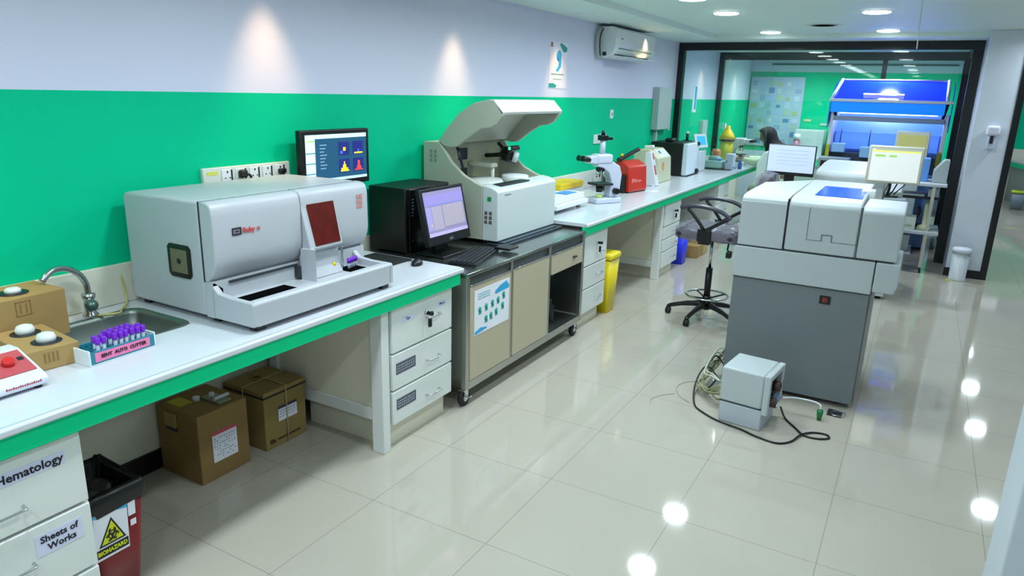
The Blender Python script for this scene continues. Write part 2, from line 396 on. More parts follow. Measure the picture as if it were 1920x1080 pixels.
# air vent and pull cord
t = thing('ceiling_vent', 'flat grey round-edged ceiling vent between the two rows of downlights', 'vent', (0.86, 6.43, 2.52))
MB().lathe([(0.0, -0.001), (0.17, -0.001), (0.168, -0.003), (0.15, -0.004), (0.0, -0.004)], c=(0.86, 6.43, 2.52)).build('cover', mat('vent_grey', '#d5e3dc', 0.6), t)
m = MB()
for k in range(4): m.lathe([(0.03+0.03*k, -0.0035), (0.042+0.03*k, -0.0035), (0.042+0.03*k, -0.0055), (0.03+0.03*k, -0.0055)], c=(0.86, 6.43, 2.52))
m.build('slot_ring', mat('vent_slot', '#8f9d92', 0.6), t)
t = thing('hanging_rod', 'thin white rod hanging from the ceiling in front of the glass partition', 'rod', (1.74, 4.5, 2.52))
MB().tube([(1.74, 4.5, 2.52), (1.75, 4.45, 2.35), (1.76, 4.42, 2.17)], 0.004, smooth_n=6).build('rod', white, t)
MB().lathe([(0, 0), (0.02, 0), (0.02, -0.01), (0, -0.012)], c=(1.74, 4.5, 2.519)).build('rose', white, t)
# ------------------------------------------------------------------ wall benches
TOP = 0.86
# bench one with a cut-out for the sink
sx0, sx1, sy0, sy1 = -0.93, -0.56, -0.28, 0.165
t = thing('worktop', 'long white worktop with green front edge in the foreground, carrying the sink and box-shaped analyzer', 'worktop', (-0.6, 0.0, 0.86))
m = MB()
m.box(-1.04, sx0, -3.6, 1.60, 0.835, TOP); m.box(sx0, sx1, -3.6, sy0, 0.835, TOP); m.box(sx0, sx1, sy1, 1.60, 0.835, TOP)
m.box(sx1, -0.20, -3.6, 1.60, 0.835, TOP); m.box(-0.20, -0.178, -3.6, 1.60, 0.832, TOP, bev=0.008)
m.build('slab', counter_m, t)
MB().box(-0.222, -0.196, -3.6, 1.585, 0.765, 0.834, bev=0.002).build('green_fascia', green_m, t)
MB().box(-1.058, -1.038, -3.6, 1.60, 0.861, 1.035, bev=0.003).build('backsplash', mat('backsplash_cream', '#dcdccb', 0.35), t)
t2 = thing('worktop', 'long white worktop with green front edge running from the steel cart to the far partitions', 'worktop', (-0.6, 6.5, 0.86))
m = MB(); m.box(-1.04, -0.20, 3.26, 10.05, 0.835, TOP); m.box(-0.20, -0.172, 3.26, 10.05, 0.832, TOP, bev=0.008); m.build('slab', counter_m, t2)
MB().box(-0.222, -0.192, 3.26, 10.04, 0.768, 0.834, bev=0.002).build('green_fascia', green_m, t2)
MB().box(-1.058, -1.038, 3.26, 7.93, 0.861, 1.035, bev=0.003).build('backsplash', mat('backsplash_white', '#dfe3df', 0.35), t2)

def drawer_unit(y0, y1, label, heights=((0.50, 0.755), (0.315, 0.49), (0.13, 0.305)), lock=True, handles=None, legs=(0.045,), base=0.1, group=None, xf=-0.22, depth=0.62, shift=False):
    """cabinet under the bench, drawers facing +x"""
    yc = (y0+y1)/2
    t = thing('drawer_cabinet', label, 'cabinet', (xf-depth/2, yc, 0), 0, group)
    MB().box(xf-depth, xf-0.022, y0, y1, base, 0.764, bev=0.003).build('body', cab, t)
    m = MB(); m.box(xf-depth+0.02, xf-0.05, y0+0.02, y1-0.02, 0.0, base); m.build('plinth', cab2, t)
    for i, (z0, z1) in enumerate(heights):
        d = MB().box(xf-0.021, xf, y0+0.008, y1-0.008, z0, z1, bev=0.004).build('drawer', cab, t)
        hc = (z0+z1)/2 if i else z0+0.075
        if handles: hc = handles[i]
        ya, yb = (yc+0.02, yc+0.13) if not shift else (yc-0.06, yc+0.05)
        MB().tube([(xf, ya, hc), (xf+0.025, ya+0.004, hc), (xf+0.028, ya+0.02, hc), (xf+0.028, yb-0.02, hc), (xf+0.025, yb-0.004, hc), (xf, yb, hc)], 0.0045, smooth_n=4).build('handle', chrome, d)
        if i == 0 and lock:
            k = MB(); k.cyl((xf, yc+0.02, z1-0.09), (xf+0.012, yc+0.02, z1-0.09), 0.011); k.build('lock', chrome, d)
            k = MB(); k.box(xf+0.012, xf+0.03, yc+0.017, yc+0.023, z1-0.1, z1-0.08); k.ball((xf+0.04, yc+0.02, z1-0.088), 0.014, (0.7, 0.8, 1)); k.box(xf+0.02, xf+0.035, yc+0.008, yc+0.032, z1-0.165, z1-0.115, bev=0.006)
            k.build('key', black, d)
    return t
def label_plate(t, F, a0, a1, b0, b1, m_, name='label', rounded=0.0):
    return plate(F, a0, a1, b0, b1, 0.0003, 0.0012, bev=rounded).build(name, m_, t)

# near cabinet, lower left corner of the photo
t = drawer_unit(-0.97, -0.485, 'white drawer cabinet labelled Hematology in the lower left corner', heights=((0.515, 0.755), (0.28, 0.505), (0.05, 0.27)), lock=False, base=0.04, shift=True)
lab = mat('lilac_label', '#d5d9f2', 0.6)
dr = [c for c in t.children if c.name.startswith('drawer')]
label_plate(dr[0], Fx(-0.22), -0.745, -0.545, 0.672, 0.712, lab, rounded=0.0005)
text('Hematology', 0.038, -0.645, 0.692, Fx(-0.22), ink, dr[0], bold=0.0008, off=0.0015)
label_plate(dr[1], Fx(-0.22), -0.665, -0.525, 0.40, 0.472, lab, rounded=0.0005)
text('Sheets of', 0.03, -0.595, 0.452, Fx(-0.22), ink, dr[1], bold=0.0007, off=0.0015)
text('Works', 0.03, -0.59, 0.421, Fx(-0.22), ink, dr[1], bold=0.0007, off=0.0015)

# second cabinet with its support frame
t = drawer_unit(1.01, 1.545, 'white three-drawer cabinet at the end of the foreground bench with a dangling key', heights=((0.525, 0.762), (0.325, 0.515), (0.135, 0.315)), base=0.13, handles=(0.645, 0.405, 0.205))
dr = [c for c in t.children if c.name.startswith('drawer')]
label_plate(dr[0], Fx(-0.22), 1.10, 1.19, 0.665, 0.70, lab, rounded=0.0005); text('Tips', 0.022, 1.145, 0.683, Fx(-0.22), ink, dr[0], off=0.0015)
label_plate(dr[0], Fx(-0.22), 1.40, 1.48, 0.675, 0.705, lab, rounded=0.0005); text('Blood', 0.02, 1.44, 0.69, Fx(-0.22), ink, dr[0], off=0.0015)
gl_ = mat('grey_label', '#565b68', 0.6)
for i, zz in ((1, 0.435), (2, 0.24)):
    label_plate(dr[i], Fx(-0.22), 1.045, 1.205, zz-0.03, zz+0.03, gl_)
    m = MB()
    for k in range(3):
        for q in range(9):
            w = 0.006+0.004*random.random(); m.box(1.055+q*0.016, 1.055+q*0.016+w, zz-0.017+k*0.014, zz-0.012+k*0.014, 0.0012, 0.0018, M=Fx(-0.22))
    m.build('print', mat('label_print', '#c9cdd8', 0.6), dr[i])
t = thing('bench_support', 'white bench support frame with floor rail left of the three-drawer cabinet', 'support', (-0.6, 0.98, 0))
MB().box(-0.30, -0.225, 0.945, 1.0, 0.0, 0.764, bev=0.004).build('post', cab, t)
MB().box(-1.03, -0.97, 0.945, 1.0, 0.0, 0.764, bev=0.004).build('post', cab, t)
MB().box(-0.97, -0.30, 0.955, 0.995, 0.17, 0.235, bev=0.003).build('rail', cab, t)
MB().box(-0.97, -0.30, 0.965, 0.985, 0.236, 0.763).build('side_panel', cab2, t)

drawer_unit(3.31, 3.78, 'white three-drawer cabinet between the steel cart and the yellow bin', heights=((0.505, 0.755), (0.32, 0.495), (0.12, 0.31)))
t = drawer_unit(5.27, 5.80, 'white drawer cabinet under the far bench left of the blue bin, key in its lock', heights=((0.53, 0.757), (0.40, 0.52), (0.27, 0.39), (0.10, 0.26)))
drawer_unit(7.35, 7.9, 'white drawer cabinet under the far bench, mostly hidden behind the stool', heights=((0.51, 0.757), (0.32, 0.50), (0.12, 0.31)), lock=False)
t = thing('bench_support', 'white bench support frame with low rail under the far bench, left of the key-locked cabinet', 'support', (-0.6, 5.0, 0))
MB().box(-0.30, -0.225, 5.19, 5.25, 0.0, 0.764, bev=0.004).build('post', cab, t)
MB().box(-1.03, -0.97, 5.19, 5.25, 0.0, 0.764, bev=0.004).build('post', cab, t)
MB().box(-0.97, -0.30, 5.20, 5.24, 0.12, 0.19, bev=0.003).build('rail', cab, t)
MB().box(-0.97, -0.30, 5.21, 5.23, 0.191, 0.763).build('side_panel', cab2, t)
t = thing('kneehole_panel', 'cream back panel with low rail under the far bench between two cabinets', 'panel', (-1.0, 4.5, 0))
MB().box(-1.045, -1.02, 3.9, 5.15, 0.15, 0.764).build('board', cab2, t)
MB().box(-1.045, -0.98, 3.9, 5.15, 0.0, 0.149, bev=0.003).build('rail', mat('khaki_panel', '#a8a58a', 0.5), t)

# ------------------------------------------------------------------ sink and tap
t = thing('sink', 'stainless steel sink basin set into the white worktop left of the box-shaped analyzer', 'sink', (-0.745, -0.06, 0.861))
m = MB(); bm = m.bm
def rr(x0, x1, y0, y1, r, z, n=6):
    out = []
    for cx, cy, a0 in ((x1-r, y1-r, 0), (x0+r, y1-r, 90), (x0+r, y0+r, 180), (x1-r, y0+r, 270)):
        for k in range(n+1):
            a = R(a0+90*k/n); out.append((cx+r*math.cos(a), cy+r*math.sin(a), z))
    return out
loops = [rr(sx0-0.012, sx1+0.012, sy0-0.012, sy1+0.012, 0.06, 0.8615), rr(sx0-0.008, sx1+0.008, sy0-0.008, sy1+0.008, 0.058, 0.8645),
         rr(sx0+0.006, sx1-0.006, sy0+0.006, sy1-0.006, 0.055, 0.862), rr(sx0+0.012, sx1-0.012, sy0+0.012, sy1-0.012, 0.05, 0.845), rr(sx0+0.025, sx1-0.025, sy0+0.025, sy1-0.025, 0.05, 0.73), rr(sx0+0.06, sx1-0.06, sy0+0.06, sy1-0.06, 0.04, 0.715)]
L_ = [[bm.verts.new(p) for p in lp] for lp in loops]
for a, b in zip(L_, L_[1:]):
    for i in range(len(a)):
        f = bm.faces.new([a[i], a[(i+1) % len(a)], b[(i+1) % len(a)], b[i]]); f.smooth = True
bm.faces.new(L_[-1]); bmesh.ops.recalc_face_normals(bm, faces=bm.faces)
m.build('basin', mat('sink_steel', '#7b847e', 0.38, metal=0.85, noise=0.1, nscale=12), t)
m = MB(); m.lathe([(0.0, 0.717), (0.035, 0.717), (0.035, 0.721), (0.0, 0.722)], c=(-0.745, -0.06, 0)); m.build('drain', chrome, t)
t = thing('tap', 'curved chrome swan-neck tap arching between the cardboard boxes and the sink', 'tap', (-0.975, 0.0, 0.86))
m = MB(); m.lathe([(0.0, 0.86), (0.03, 0.86), (0.03, 0.868), (0.022, 0.875), (0.02, 0.93), (0.026, 0.94), (0.026, 0.955), (0, 0.96)], c=(-0.975, 0.0, 0)); m.build('base', chrome, t)
MB().tube([(-0.975, 0.0, 0.955), (-0.973, -0.005, 1.0), (-0.968, -0.03, 1.045), (-0.96, -0.075, 1.078), (-0.95, -0.125, 1.087), (-0.94, -0.165, 1.073), (-0.935, -0.185, 1.055)], 0.0125, smooth_n=8, n=14).build('spout', chrome, t)
m = MB(); m.cyl((-0.975, 0.0, 0.915), (-0.93, -0.02, 0.92), 0.022); m.build('valve', chrome, t)
MB().ball((-0.915, -0.025, 0.922), 0.026, (1, 1, 0.9)).build('knob', mat('knob_teal_grey', '#54706c', 0.3, metal=0.5), t)
t = MB().tube([(-0.99, 0.155, 1.0), (-0.985, 0.165, 0.93), (-0.965, 0.15, 0.88), (-0.92, 0.1, 0.871), (-0.88, 0.06, 0.873), (-0.93, -0.0, 0.869)], 0.005, smooth_n=6).build('tubing', mat('yellow_tubing', '#b7b06a', 0.3), world=Vector((-0.96, 0.13, 0.87)))
tag(t, 'thin yellowish tube trailing from behind the box-shaped analyzer to the sink rim', 'tube')

# ------------------------------------------------------------------ boxes on the bench
def cube_box(name, label, c, rz, w, d, h, m_, group=None):   # centred footprint, returns root
    t = thing(name, label, 'box', c, rz, group)
    MB().box(-w/2, w/2, -d/2, d/2, 0, h, bev=0.003).build('carton', m_, t, world=False)
    return t
t = cube_box('cardboard_box', 'taller brown cardboard reagent box at the back of the sink bench by the tap', (-0.925, -0.345, 0.8605), R(2), 0.2, 0.36, 0.18, cardb)
MB().box(-0.098, 0.101, -0.178, -0.10, 0.1805, 0.1835, bev=0.001).build('flap', cardd, t, world=False)
m = MB(); m.lathe([(0.0, 0.181), (0.05, 0.181), (0.05, 0.1825), (0, 0.183)], c=(0.02, 0.04, 0), n=24); m.build('cutout', dark, t, world=False)
m = MB(); m.lathe([(0.0, 0.183), (0.027, 0.183), (0.027, 0.194), (0.02, 0.2), (0, 0.201)], c=(0.02, 0.04, 0)); m.build('bottle_cap', white, t, world=False)
m = MB()
for a, b, c_, d_ in ((-0.09, -0.086, 0.11, 0.165), (-0.04, -0.036, 0.11, 0.165), (-0.09, -0.036, 0.161, 0.165), (-0.09, -0.036, 0.11, 0.114), (-0.075, -0.07, 0.12, 0.155), (-0.055, -0.05, 0.12, 0.155)):
    m.box(0.1, 0.1008, a+0.09, b+0.09, c_, d_)
m.build('printed_symbol', cardd, t, world=False)
MB().box(0.1003, 0.1015, -0.178, -0.09, 0.05, 0.17).build('paper_label', paper, t, world=False)
t = cube_box('cardboard_box', 'low brown cardboard box with two white bottle caps poking out, in front of the sink', (-0.662, -0.372, 0.8605), R(-6), 0.29, 0.165, 0.075, cardb)
for q, (x, y) in enumerate(((-0.07, -0.0), (0.07, 0.012))):
    m = MB(); m.lathe([(0.0, 0.0755), (0.047, 0.0755), (0.047, 0.077), (0, 0.0775)], c=(x, y, 0), n=24); m.build('cutout', dark, t, world=False)
    m = MB(); m.lathe([(0.0, 0.077), (0.028, 0.077), (0.031, 0.09), (0.025, 0.103), (0.012, 0.108), (0, 0.108)], c=(x, y, 0)); m.build('bottle_cap', white, t, world=False)
m = MB(); 
for k in range(4): m.box(0.1455, 0.1462, -0.03+k*0.013, -0.024+k*0.013, 0.025, 0.06)
m.build('printed_symbol', cardd, t, world=False)
MB().box(-0.02, 0.14, -0.0832, -0.0838, 0.015, 0.06).build('paper_label', paper, t, world=False)
t = thing('plastic_bag', 'crumpled white bag at the left edge between brown boxes and the red-panel mixer', 'bag', (-0.80, -0.62, 0.8605))
m = MB(); r_ = bmesh.ops.create_icosphere(m.bm, subdivisions=4, radius=1.0)
for v in r_['verts']:
    n_ = 0.12*math.sin(v.co.x*9+v.co.y*5)*math.sin(v.co.z*8+v.co.y*7)+0.06*math.sin(23*v.co.x+17*v.co.z)
    p = v.co*(1+n_); v.co = Vector((p.x*0.10-0.76, p.y*0.07-0.585, max(0.8606, 0.90+p.z*0.06)))
for f in m.bm.faces: f.smooth = True
m.build('bag_body', mat('dull_white_film', '#c9ccc8', 0.4), t)

# mixer with red panel (lower left)
t = thing('vortex_mixer', 'white laboratory mixer with slanted red panel and red knob, at the left edge', 'mixer', (-0.49, -0.62, 0.8605))
m = MB(); pr = [(-0.62, 0.875), (-0.62, 0.945), (-0.60, 0.958), (-0.545, 0.958), (-0.40, 0.905), (-0.385, 0.895), (-0.385, 0.875), (-0.395, 0.868), (-0.61, 0.868)]
m.prism(pr, -0.84, -0.475, 'y', bev=0.008); m.build('housing', mat('mixer_white', '#dde0ee', 0.35), t)
n_ = Vector((0.053, 0, 0.145)).normalized(); sl = Vector((0.145, 0, -0.053)).normalized(); P0 = Vector((-0.54, 0, 0.9575))
def slp(d, y, h): return P0+sl*d+Vector((0, y, 0))+n_*h
m = MB(); m.slab([slp(0.01, -0.83, 0.003), slp(0.125, -0.83, 0.003), slp(0.125, -0.488, 0.003), slp(0.01, -0.488, 0.003)], 0.004); m.build('control_panel', mat('salmon_panel', '#c1545a', 0.4), t)
kc = slp(0.07, -0.545, 0.003); MB().cyl(kc, kc+n_*0.018, 0.019, 0.016).build('knob', mat('red_knob', '#d22a28', 0.35), t)
m = MB(); m.slab([slp(0.05, -0.512, 0.005), slp(0.066, -0.512, 0.005), slp(0.066, -0.495, 0.005), slp(0.05, -0.495, 0.005)], 0.004); m.build('switch', dark, t)
text('LABNET', 0.014, -0.52, 0.885, Fx(-0.385), redp, t) if False else None
m = MB()
for k in range(16): m.box(-0.60+k*0.0065, -0.60+k*0.0065+0.0045, 0.884, 0.889 if k % 3 else 0.891, 0.0, 0.0008, M=Fx(-0.385))
m.build('lettering', mat('red_ink', '#b03a3a', 0.6), t)
m = MB()
for x in (-0.60, -0.41):
    for y in (-0.82, -0.5): m.cyl((x, y, 0.8606), (x, y, 0.869), 0.012)
m.build('foot', rubber, t)

# ------------------------------------------------------------------ tube rack with purple-cap tubes
RK = Vector((-0.485, -0.20, 0.8605)); RA = math.atan2(-0.085, 0.22)*1.0
t = thing('tube_rack', 'white and teal test tube rack with a pink label strip', 'rack', RK, R(2))
def rkbox(x0, x1, y0, y1, z0, z1, b=0.001): return MB().box(x0, x1, y0, y1, z0, z1, bev=b)
rkbox(-0.055, 0.055, -0.125, 0.125, 0.0, 0.006).build('base', white, t, world=False)
for y in (-0.125, 0.119): rkbox(-0.055, 0.055, y, y+0.006, 0.006, 0.056).build('end_panel', mat('rack_white', '#dfe9ea', 0.4), t, world=False)
rkbox(0.05, 0.056, -0.119, 0.119, 0.006, 0.05).build('front_panel', teal, t, world=False)
rkbox(-0.056, -0.05, -0.119, 0.119, 0.006, 0.05).build('back_panel', teal, t, world=False)
m = MB()
for i in range(4):
    m.box(-0.05+i*0.029-0.001 if i else -0.05, -0.05+i*0.029+0.002, -0.119, 0.119, 0.04, 0.043)
for j in range(11): m.box(-0.05, 0.05, -0.112+j*0.0215, -0.109+j*0.0215, 0.04, 0.043)
m.build('grid', teal, t, world=False)
rkbox(0.0561, 0.0568, -0.105, 0.10, 0.012, 0.045, 0.0002).build('pink_label', pink, t, world=False)
mt = Matrix.Translation(RK) @ Matrix.Rotation(R(2), 4, 'Z')
text('SENT  AUTO  CUTTER', 0.017, 0, 0.029, mt @ Fx(0.0568), ink, t, bold=0.0004)
spots = [(0, 1), (0, 2), (1, 1.4), (1, 2.6), (0, 4), (1, 4), (2, 4), (0, 5), (1, 5), (2, 5), (0, 6), (1, 6), (2, 6), (0, 7), (1, 7), (2, 7), (0, 8), (1, 8), (2, 8), (0, 9), (1, 9)]
tube0 = None; gm = mat('tube_glass', '#c8d4e8', 0.12, alpha=0.7)
for q, (i, j) in enumerate(spots):
    lx, ly = 0.033-i*0.029, -0.1+j*0.0215; p = mt @ Vector((lx, ly, 0.007))
    if tube0 is None:
        tube0 = thing('blood_tube', 'x', 'test tube', p, 0, 'purple-capped blood tubes in the rack')
        MB().lathe([(0.0, 0.0), (0.004, 0.001), (0.006, 0.005), (0.006, 0.062), (0.0, 0.062)], n=12).build('glass_tube', gm, tube0, world=False)
        MB().lathe([(0.0, 0.058), (0.0085, 0.058), (0.0088, 0.06), (0.0085, 0.08), (0.007, 0.082), (0, 0.082)], n=14).build('cap', purple, tube0, world=False)
        c = tube0
    else: c = copy_tree(tube0); c.location = p
    c.rotation_euler = (R(random.uniform(-2, 2)), R(random.uniform(-2, 2)), 0)
    c['label'] = 'purple-capped blood tube standing in the white and teal rack'

# ------------------------------------------------------------------ power socket strip with plug
t = thing('socket_panel', 'long white socket panel on the green wall behind the box-shaped analyzer', 'socket', (XW, 0.91, 1.36))
MB().box(XW, XW+0.022, 0.64, 1.18, 1.325, 1.41, bev=0.004).build('plate', mat('socket_white', '#d9ddd6', 0.4), t)
for k in range(5):
    y = 0.775+k*0.084
    f = MB().box(XW+0.022, XW+0.027, y-0.032, y+0.032, 1.34, 1.398, bev=0.002).build('socket', white, t)
    m = MB(); m.box(XW+0.0272, XW+0.028, y-0.004, y+0.004, 1.38, 1.39); m.box(XW+0.0272, XW+0.028, y-0.017, y-0.01, 1.353, 1.359); m.box(XW+0.0272, XW+0.028, y+0.01, y+0.017, 1.353, 1.359); m.box(XW+0.0272, XW+0.0275, y+0.02, y+0.03, 1.342, 1.396); m.build('slots', ink, f)
MB().box(XW+0.0222, XW+0.0232, 0.66, 0.725, 1.375, 1.392).build('yellow_sticker', mat('pale_yellow', '#d8d860', 0.6), t)
t = thing('power_plug', 'black power plug in the socket panel above the box-shaped analyzer', 'plug', (XW+0.03, 0.87, 1.37))
m = MB(); m.box(XW+0.0285, XW+0.054, 0.835, 0.88, 1.352, 1.39, bev=0.008); m.build('plug_body', black, t)
MB().tube([(XW+0.05, 0.87, 1.37), (XW+0.055, 0.89, 1.36), (XW+0.04, 0.905, 1.33), (XW+0.02, 0.91, 1.28), (XW+0.012, 0.91, 1.15), (XW+0.012, 0.91, 1.04)], 0.006, smooth_n=5).build('cable', black, t)
t = thing('power_plug', 'small dark plug at the right end of the socket panel beside the wall monitor', 'plug', (XW+0.03, 1.12, 1.37))
MB().box(XW+0.0285, XW+0.05, 1.09, 1.135, 1.352, 1.378, bev=0.006).build('plug_body', black, t)
MB().tube([(XW+0.04, 1.11, 1.36), (XW+0.035, 1.12, 1.32), (XW+0.013, 1.125, 1.25), (XW+0.012, 1.125, 1.05)], 0.005, smooth_n=5).build('cable', black, t)

mach1 = mat('blood_analyzer_shell', '#b8bcc2', 0.4, noise=0.015)
# ------------------------------------------------------------------ analyzer one (boxy, red window)
t = thing('blood_analyzer', 'large grey-white box-shaped blood analyzer with a dark red window, on the foreground worktop', 'analyzer', (-0.7, 0.68, 0.8605))
Y0, Y1 = 0.212, 1.115
pr = [(-1.005, 0.885), (-1.005, 1.335), (-0.99, 1.352), (-0.52, 1.357), (-0.52, 0.885)]
MB().prism(pr, Y0, Y1, 'y', bev=0.012).build('rear_housing', mach1, t)
pr = [(-0.512, 1.03), (-0.512, 1.357), (-0.48, 1.356), (-0.462, 1.352), (-0.449, 1.343), (-0.442, 1.328), (-0.438, 1.30), (-0.437, 1.14), (-0.441, 1.11), (-0.452, 1.08), (-0.468, 1.055), (-0.488, 1.037), (-0.50, 1.031)]
MB().prism(pr, Y0, 0.672, 'y', bev=0.006, smooth=True).build('left_front_cover', mach1, t)
MB().prism(pr, 0.677, Y1, 'y', bev=0.006, smooth=True).build('right_front_cover', mach1, t)
MB().prism([(-0.52, 0.885), (-0.52, 1.035), (-0.47, 1.035), (-0.47, 0.885)], Y0+0.004, Y1-0.004, 'y').build('front_recess', mach1, t)
# tray with a curved end and two wells
m = MB()
m.prism([(Y0, 0.885), (Y0, 1.03), (Y0+0.012, 1.03), (Y0+0.05, 1.0), (Y0+0.05, 0.885)], -0.515, -0.47, 'x')
m.prism([(-0.47, 1.02), (-0.44, 0.992), (-0.36, 0.985), (-0.245, 0.985), (-0.238, 0.975), (-0.238, 0.89), (-0.245, 0.885), (-0.47, 0.885)], Y0, Y0+0.028, 'y', bev=0.004)
m.prism([(-0.47, 1.02), (-0.44, 0.992), (-0.36, 0.985), (-0.245, 0.985), (-0.238, 0.975), (-0.238, 0.89), (-0.245, 0.885), (-0.47, 0.885)], 1.03, 1.058, 'y', bev=0.004)
m.prism([(-0.285, 0.885), (-0.285, 0.98), (-0.278, 0.987), (-0.248, 0.987), (-0.238, 0.977), (-0.238, 0.885)], Y0+0.02, 1.04, 'y', bev=0.004)
m.box(-0.47, -0.28, Y0+0.025, 1.032, 0.885, 0.955)
m.build('sample_tray', mach1, t)
mblk = mat('matte_black', '#030303', 0.95, spec=0.03)
MB().box(-0.43, -0.295, 0.262, 0.545, 0.955, 0.960, bev=0.002).build('left_well', mblk, t)
MB().box(-0.45, -0.345, 0.89, 1.0, 0.955, 0.959, bev=0.002).build('right_well', mblk, t)
m = MB(); m.box(-0.469, -0.462, 0.29, 0.66, 1.018, 1.028, bev=0.002); m.box(-0.469, -0.44, 0.645, 0.66, 0.965, 1.02, bev=0.002); m.build('slot', seam, t)
# centre pillar and red window
pr = [(-0.47, 0.955), (-0.47, 1.33), (-0.45, 1.325), (-0.392, 1.095), (-0.40, 1.085), (-0.425, 1.08), (-0.42, 1.0), (-0.395, 0.955)]
m = MB(); m.prism([(-0.44, 0.66), (-0.44, 0.70), (-0.40, 0.70), (-0.36, 0.672), (-0.40, 0.665)], 0.955, 1.10, 'z'); m.build('pillar_flare', mach1, t)
MB().prism(pr, 0.676, 0.884, 'y', bev=0.005).build('centre_pillar', mach1, t)
m = MB(); m.slab([(-0.4425, 0.705, 1.31), (-0.3915, 0.71, 1.108), (-0.3915, 0.868, 1.108), (-0.4425, 0.876, 1.31)], 0.006); m.build('red_window', mat('dark_red_acrylic', '#5a140c', 0.12, noise=0.5, nscale=25, coat=0.4), t)
MB().box(-0.415, -0.405, 0.886, 0.896, 0.962, 1.075, bev=0.003).build('probe_bar', chrome, t)
m = MB(); m.lathe([(0.0, 0.0), (0.011, 0.0), (0.009, 0.005), (0, 0.006)], axis='x', c=(-0.418, 0.845, 0.995)); m.build('yellow_button', yellow, t)
# fan, seams, logo
m = MB(); m.prism([(-0.712,1.03),(-0.598,1.03),(-0.584,1.044),(-0.584,1.154),(-0.598,1.168),(-0.712,1.168),(-0.726,1.154),(-0.726,1.044)], Y0-0.006, Y0+0.002, 'y'); fan = m.build('fan_grille', black, t)
m = MB(); m.box(-0.706, -0.604, Y0-0.0075, Y0-0.0055, 1.05, 1.148); m.build('filter', mat('filter_olive', '#6e6c52', 0.8, noise=0.2, nscale=80), fan)
m = MB(); m.cyl((-0.655, Y0-0.009, 1.099), (-0.655, Y0-0.007, 1.099), 0.012); m.build('fan_hub', ink, fan)
m = MB(); m.box(-0.5195, -0.5125, Y0+0.001, Y1-0.001, 1.03, 1.356); m.build('seam', seam, t)
xl = -0.4355
m = MB()
for a0, a1, b0, b1 in ((0.405, 0.45, 1.228, 1.234), (0.405, 0.45, 1.252, 1.258), (0.405, 0.411, 1.234, 1.252), (0.444, 0.45, 1.234, 1.252), (0.418, 0.438, 1.24, 1.245)):
    m.box(a0-0.105, a1-0.105, b0-0.012, b1-0.012, 0.0, 0.0018, M=Fx(xl))
m.build('logo', ink, t)
redi = mat('logo_red', '#cf4a44', 0.5)
text('Ruby', 0.030, 0.382, 1.230, Fx(xl), redi, t, bold=0.0006)
text('o', 0.034, 0.432, 1.231, Fx(xl), redi, t)
m = MB()
for k in range(3):
    for q in range(2): m.box(1.035+q*0.022, 1.051+q*0.022, 1.235+k*0.024, 1.253+k*0.024, 0, 0.001, M=Fx(-0.436))
m.build('red_stickers', mat('faded_red', '#cc8a84', 0.6), t)
m = MB()
for x in (-0.98, -0.52, -0.3):
    for y in (0.24, 1.0): m.box(x, x+0.04, y, y+0.05, 0.8606, 0.886, bev=0.003)
m.build('feet', black, t)
m = MB()
for k in range(4):
    pass
tb = None
for k in range(4):
    p = Vector((-0.40-0.004*k, 0.925+k*0.021, 0.9595))
    if tb is None:
        tb = thing('blood_tube', 'purple-capped blood tube lying ready in the analyzer tray right of its pillar', 'test tube', p, 0, 'purple-capped tubes in the analyzer tray')
        MB().lathe([(0.0, 0.0), (0.006, 0.002), (0.006, 0.03), (0, 0.03)], n=12).build('glass_tube', gm, tb, world=False)
        MB().lathe([(0.0, 0.028), (0.0085, 0.028), (0.0085, 0.05), (0, 0.051)], n=14).build('cap', purple, tb, world=False)
    else: c = copy_tree(tb); c.location = p

# ------------------------------------------------------------------ wall monitor with histograms
def screen_bits(F, rects, parent, name='screen_content'):
    """rects: (a0,a1,b0,b1,hex) thin lit patches on a screen"""
    by = {}
    for a0, a1, b0, b1, h in rects: by.setdefault(h, []).append((a0, a1, b0, b1))
    for k, (h, rs) in enumerate(by.items()):
        m = MB()
        for a0, a1, b0, b1 in rs: m.box(a0, a1, b0, b1, 0.0, 0.0006+0.0002*k, M=F)
        m.build(name, mat('screen_'+h[1:], h, 0.4, emit=0.42), parent)
t = thing('monitor', 'black flat monitor on the green wall showing blue plots with yellow and red peaks', 'monitor', (-0.95, 1.43, 1.44))
xs = -0.93
MB().box(xs-0.04, xs-0.001, 1.165, 1.70, 1.265, 1.575, bev=0.006).build('bezel', black, t)
sc = MB().box(xs-0.001, xs, 1.195, 1.675, 1.295, 1.55).build('screen', mat('screen_teal', '#1d4f6e', 0.3, emit=0.33), t)
rects = [(1.195, 1.675, 1.528, 1.55, '#c4e6f0'), (1.195, 1.265, 1.31, 1.528, '#c9d9e8'), (1.195, 1.675, 1.295, 1.31, '#b9d8e8'), (1.21, 1.26, 1.512, 1.52, '#9ad85a')]
rects += [(1.195, 1.265, 1.45-k*0.055, 1.455-k*0.055, '#1f7f96') for k in range(3)]
for i in range(2):
    for j in range(2): rects.append((1.445+i*0.115, 1.53+i*0.115, 1.335+j*0.095, 1.41+j*0.095, '#1c2370'))
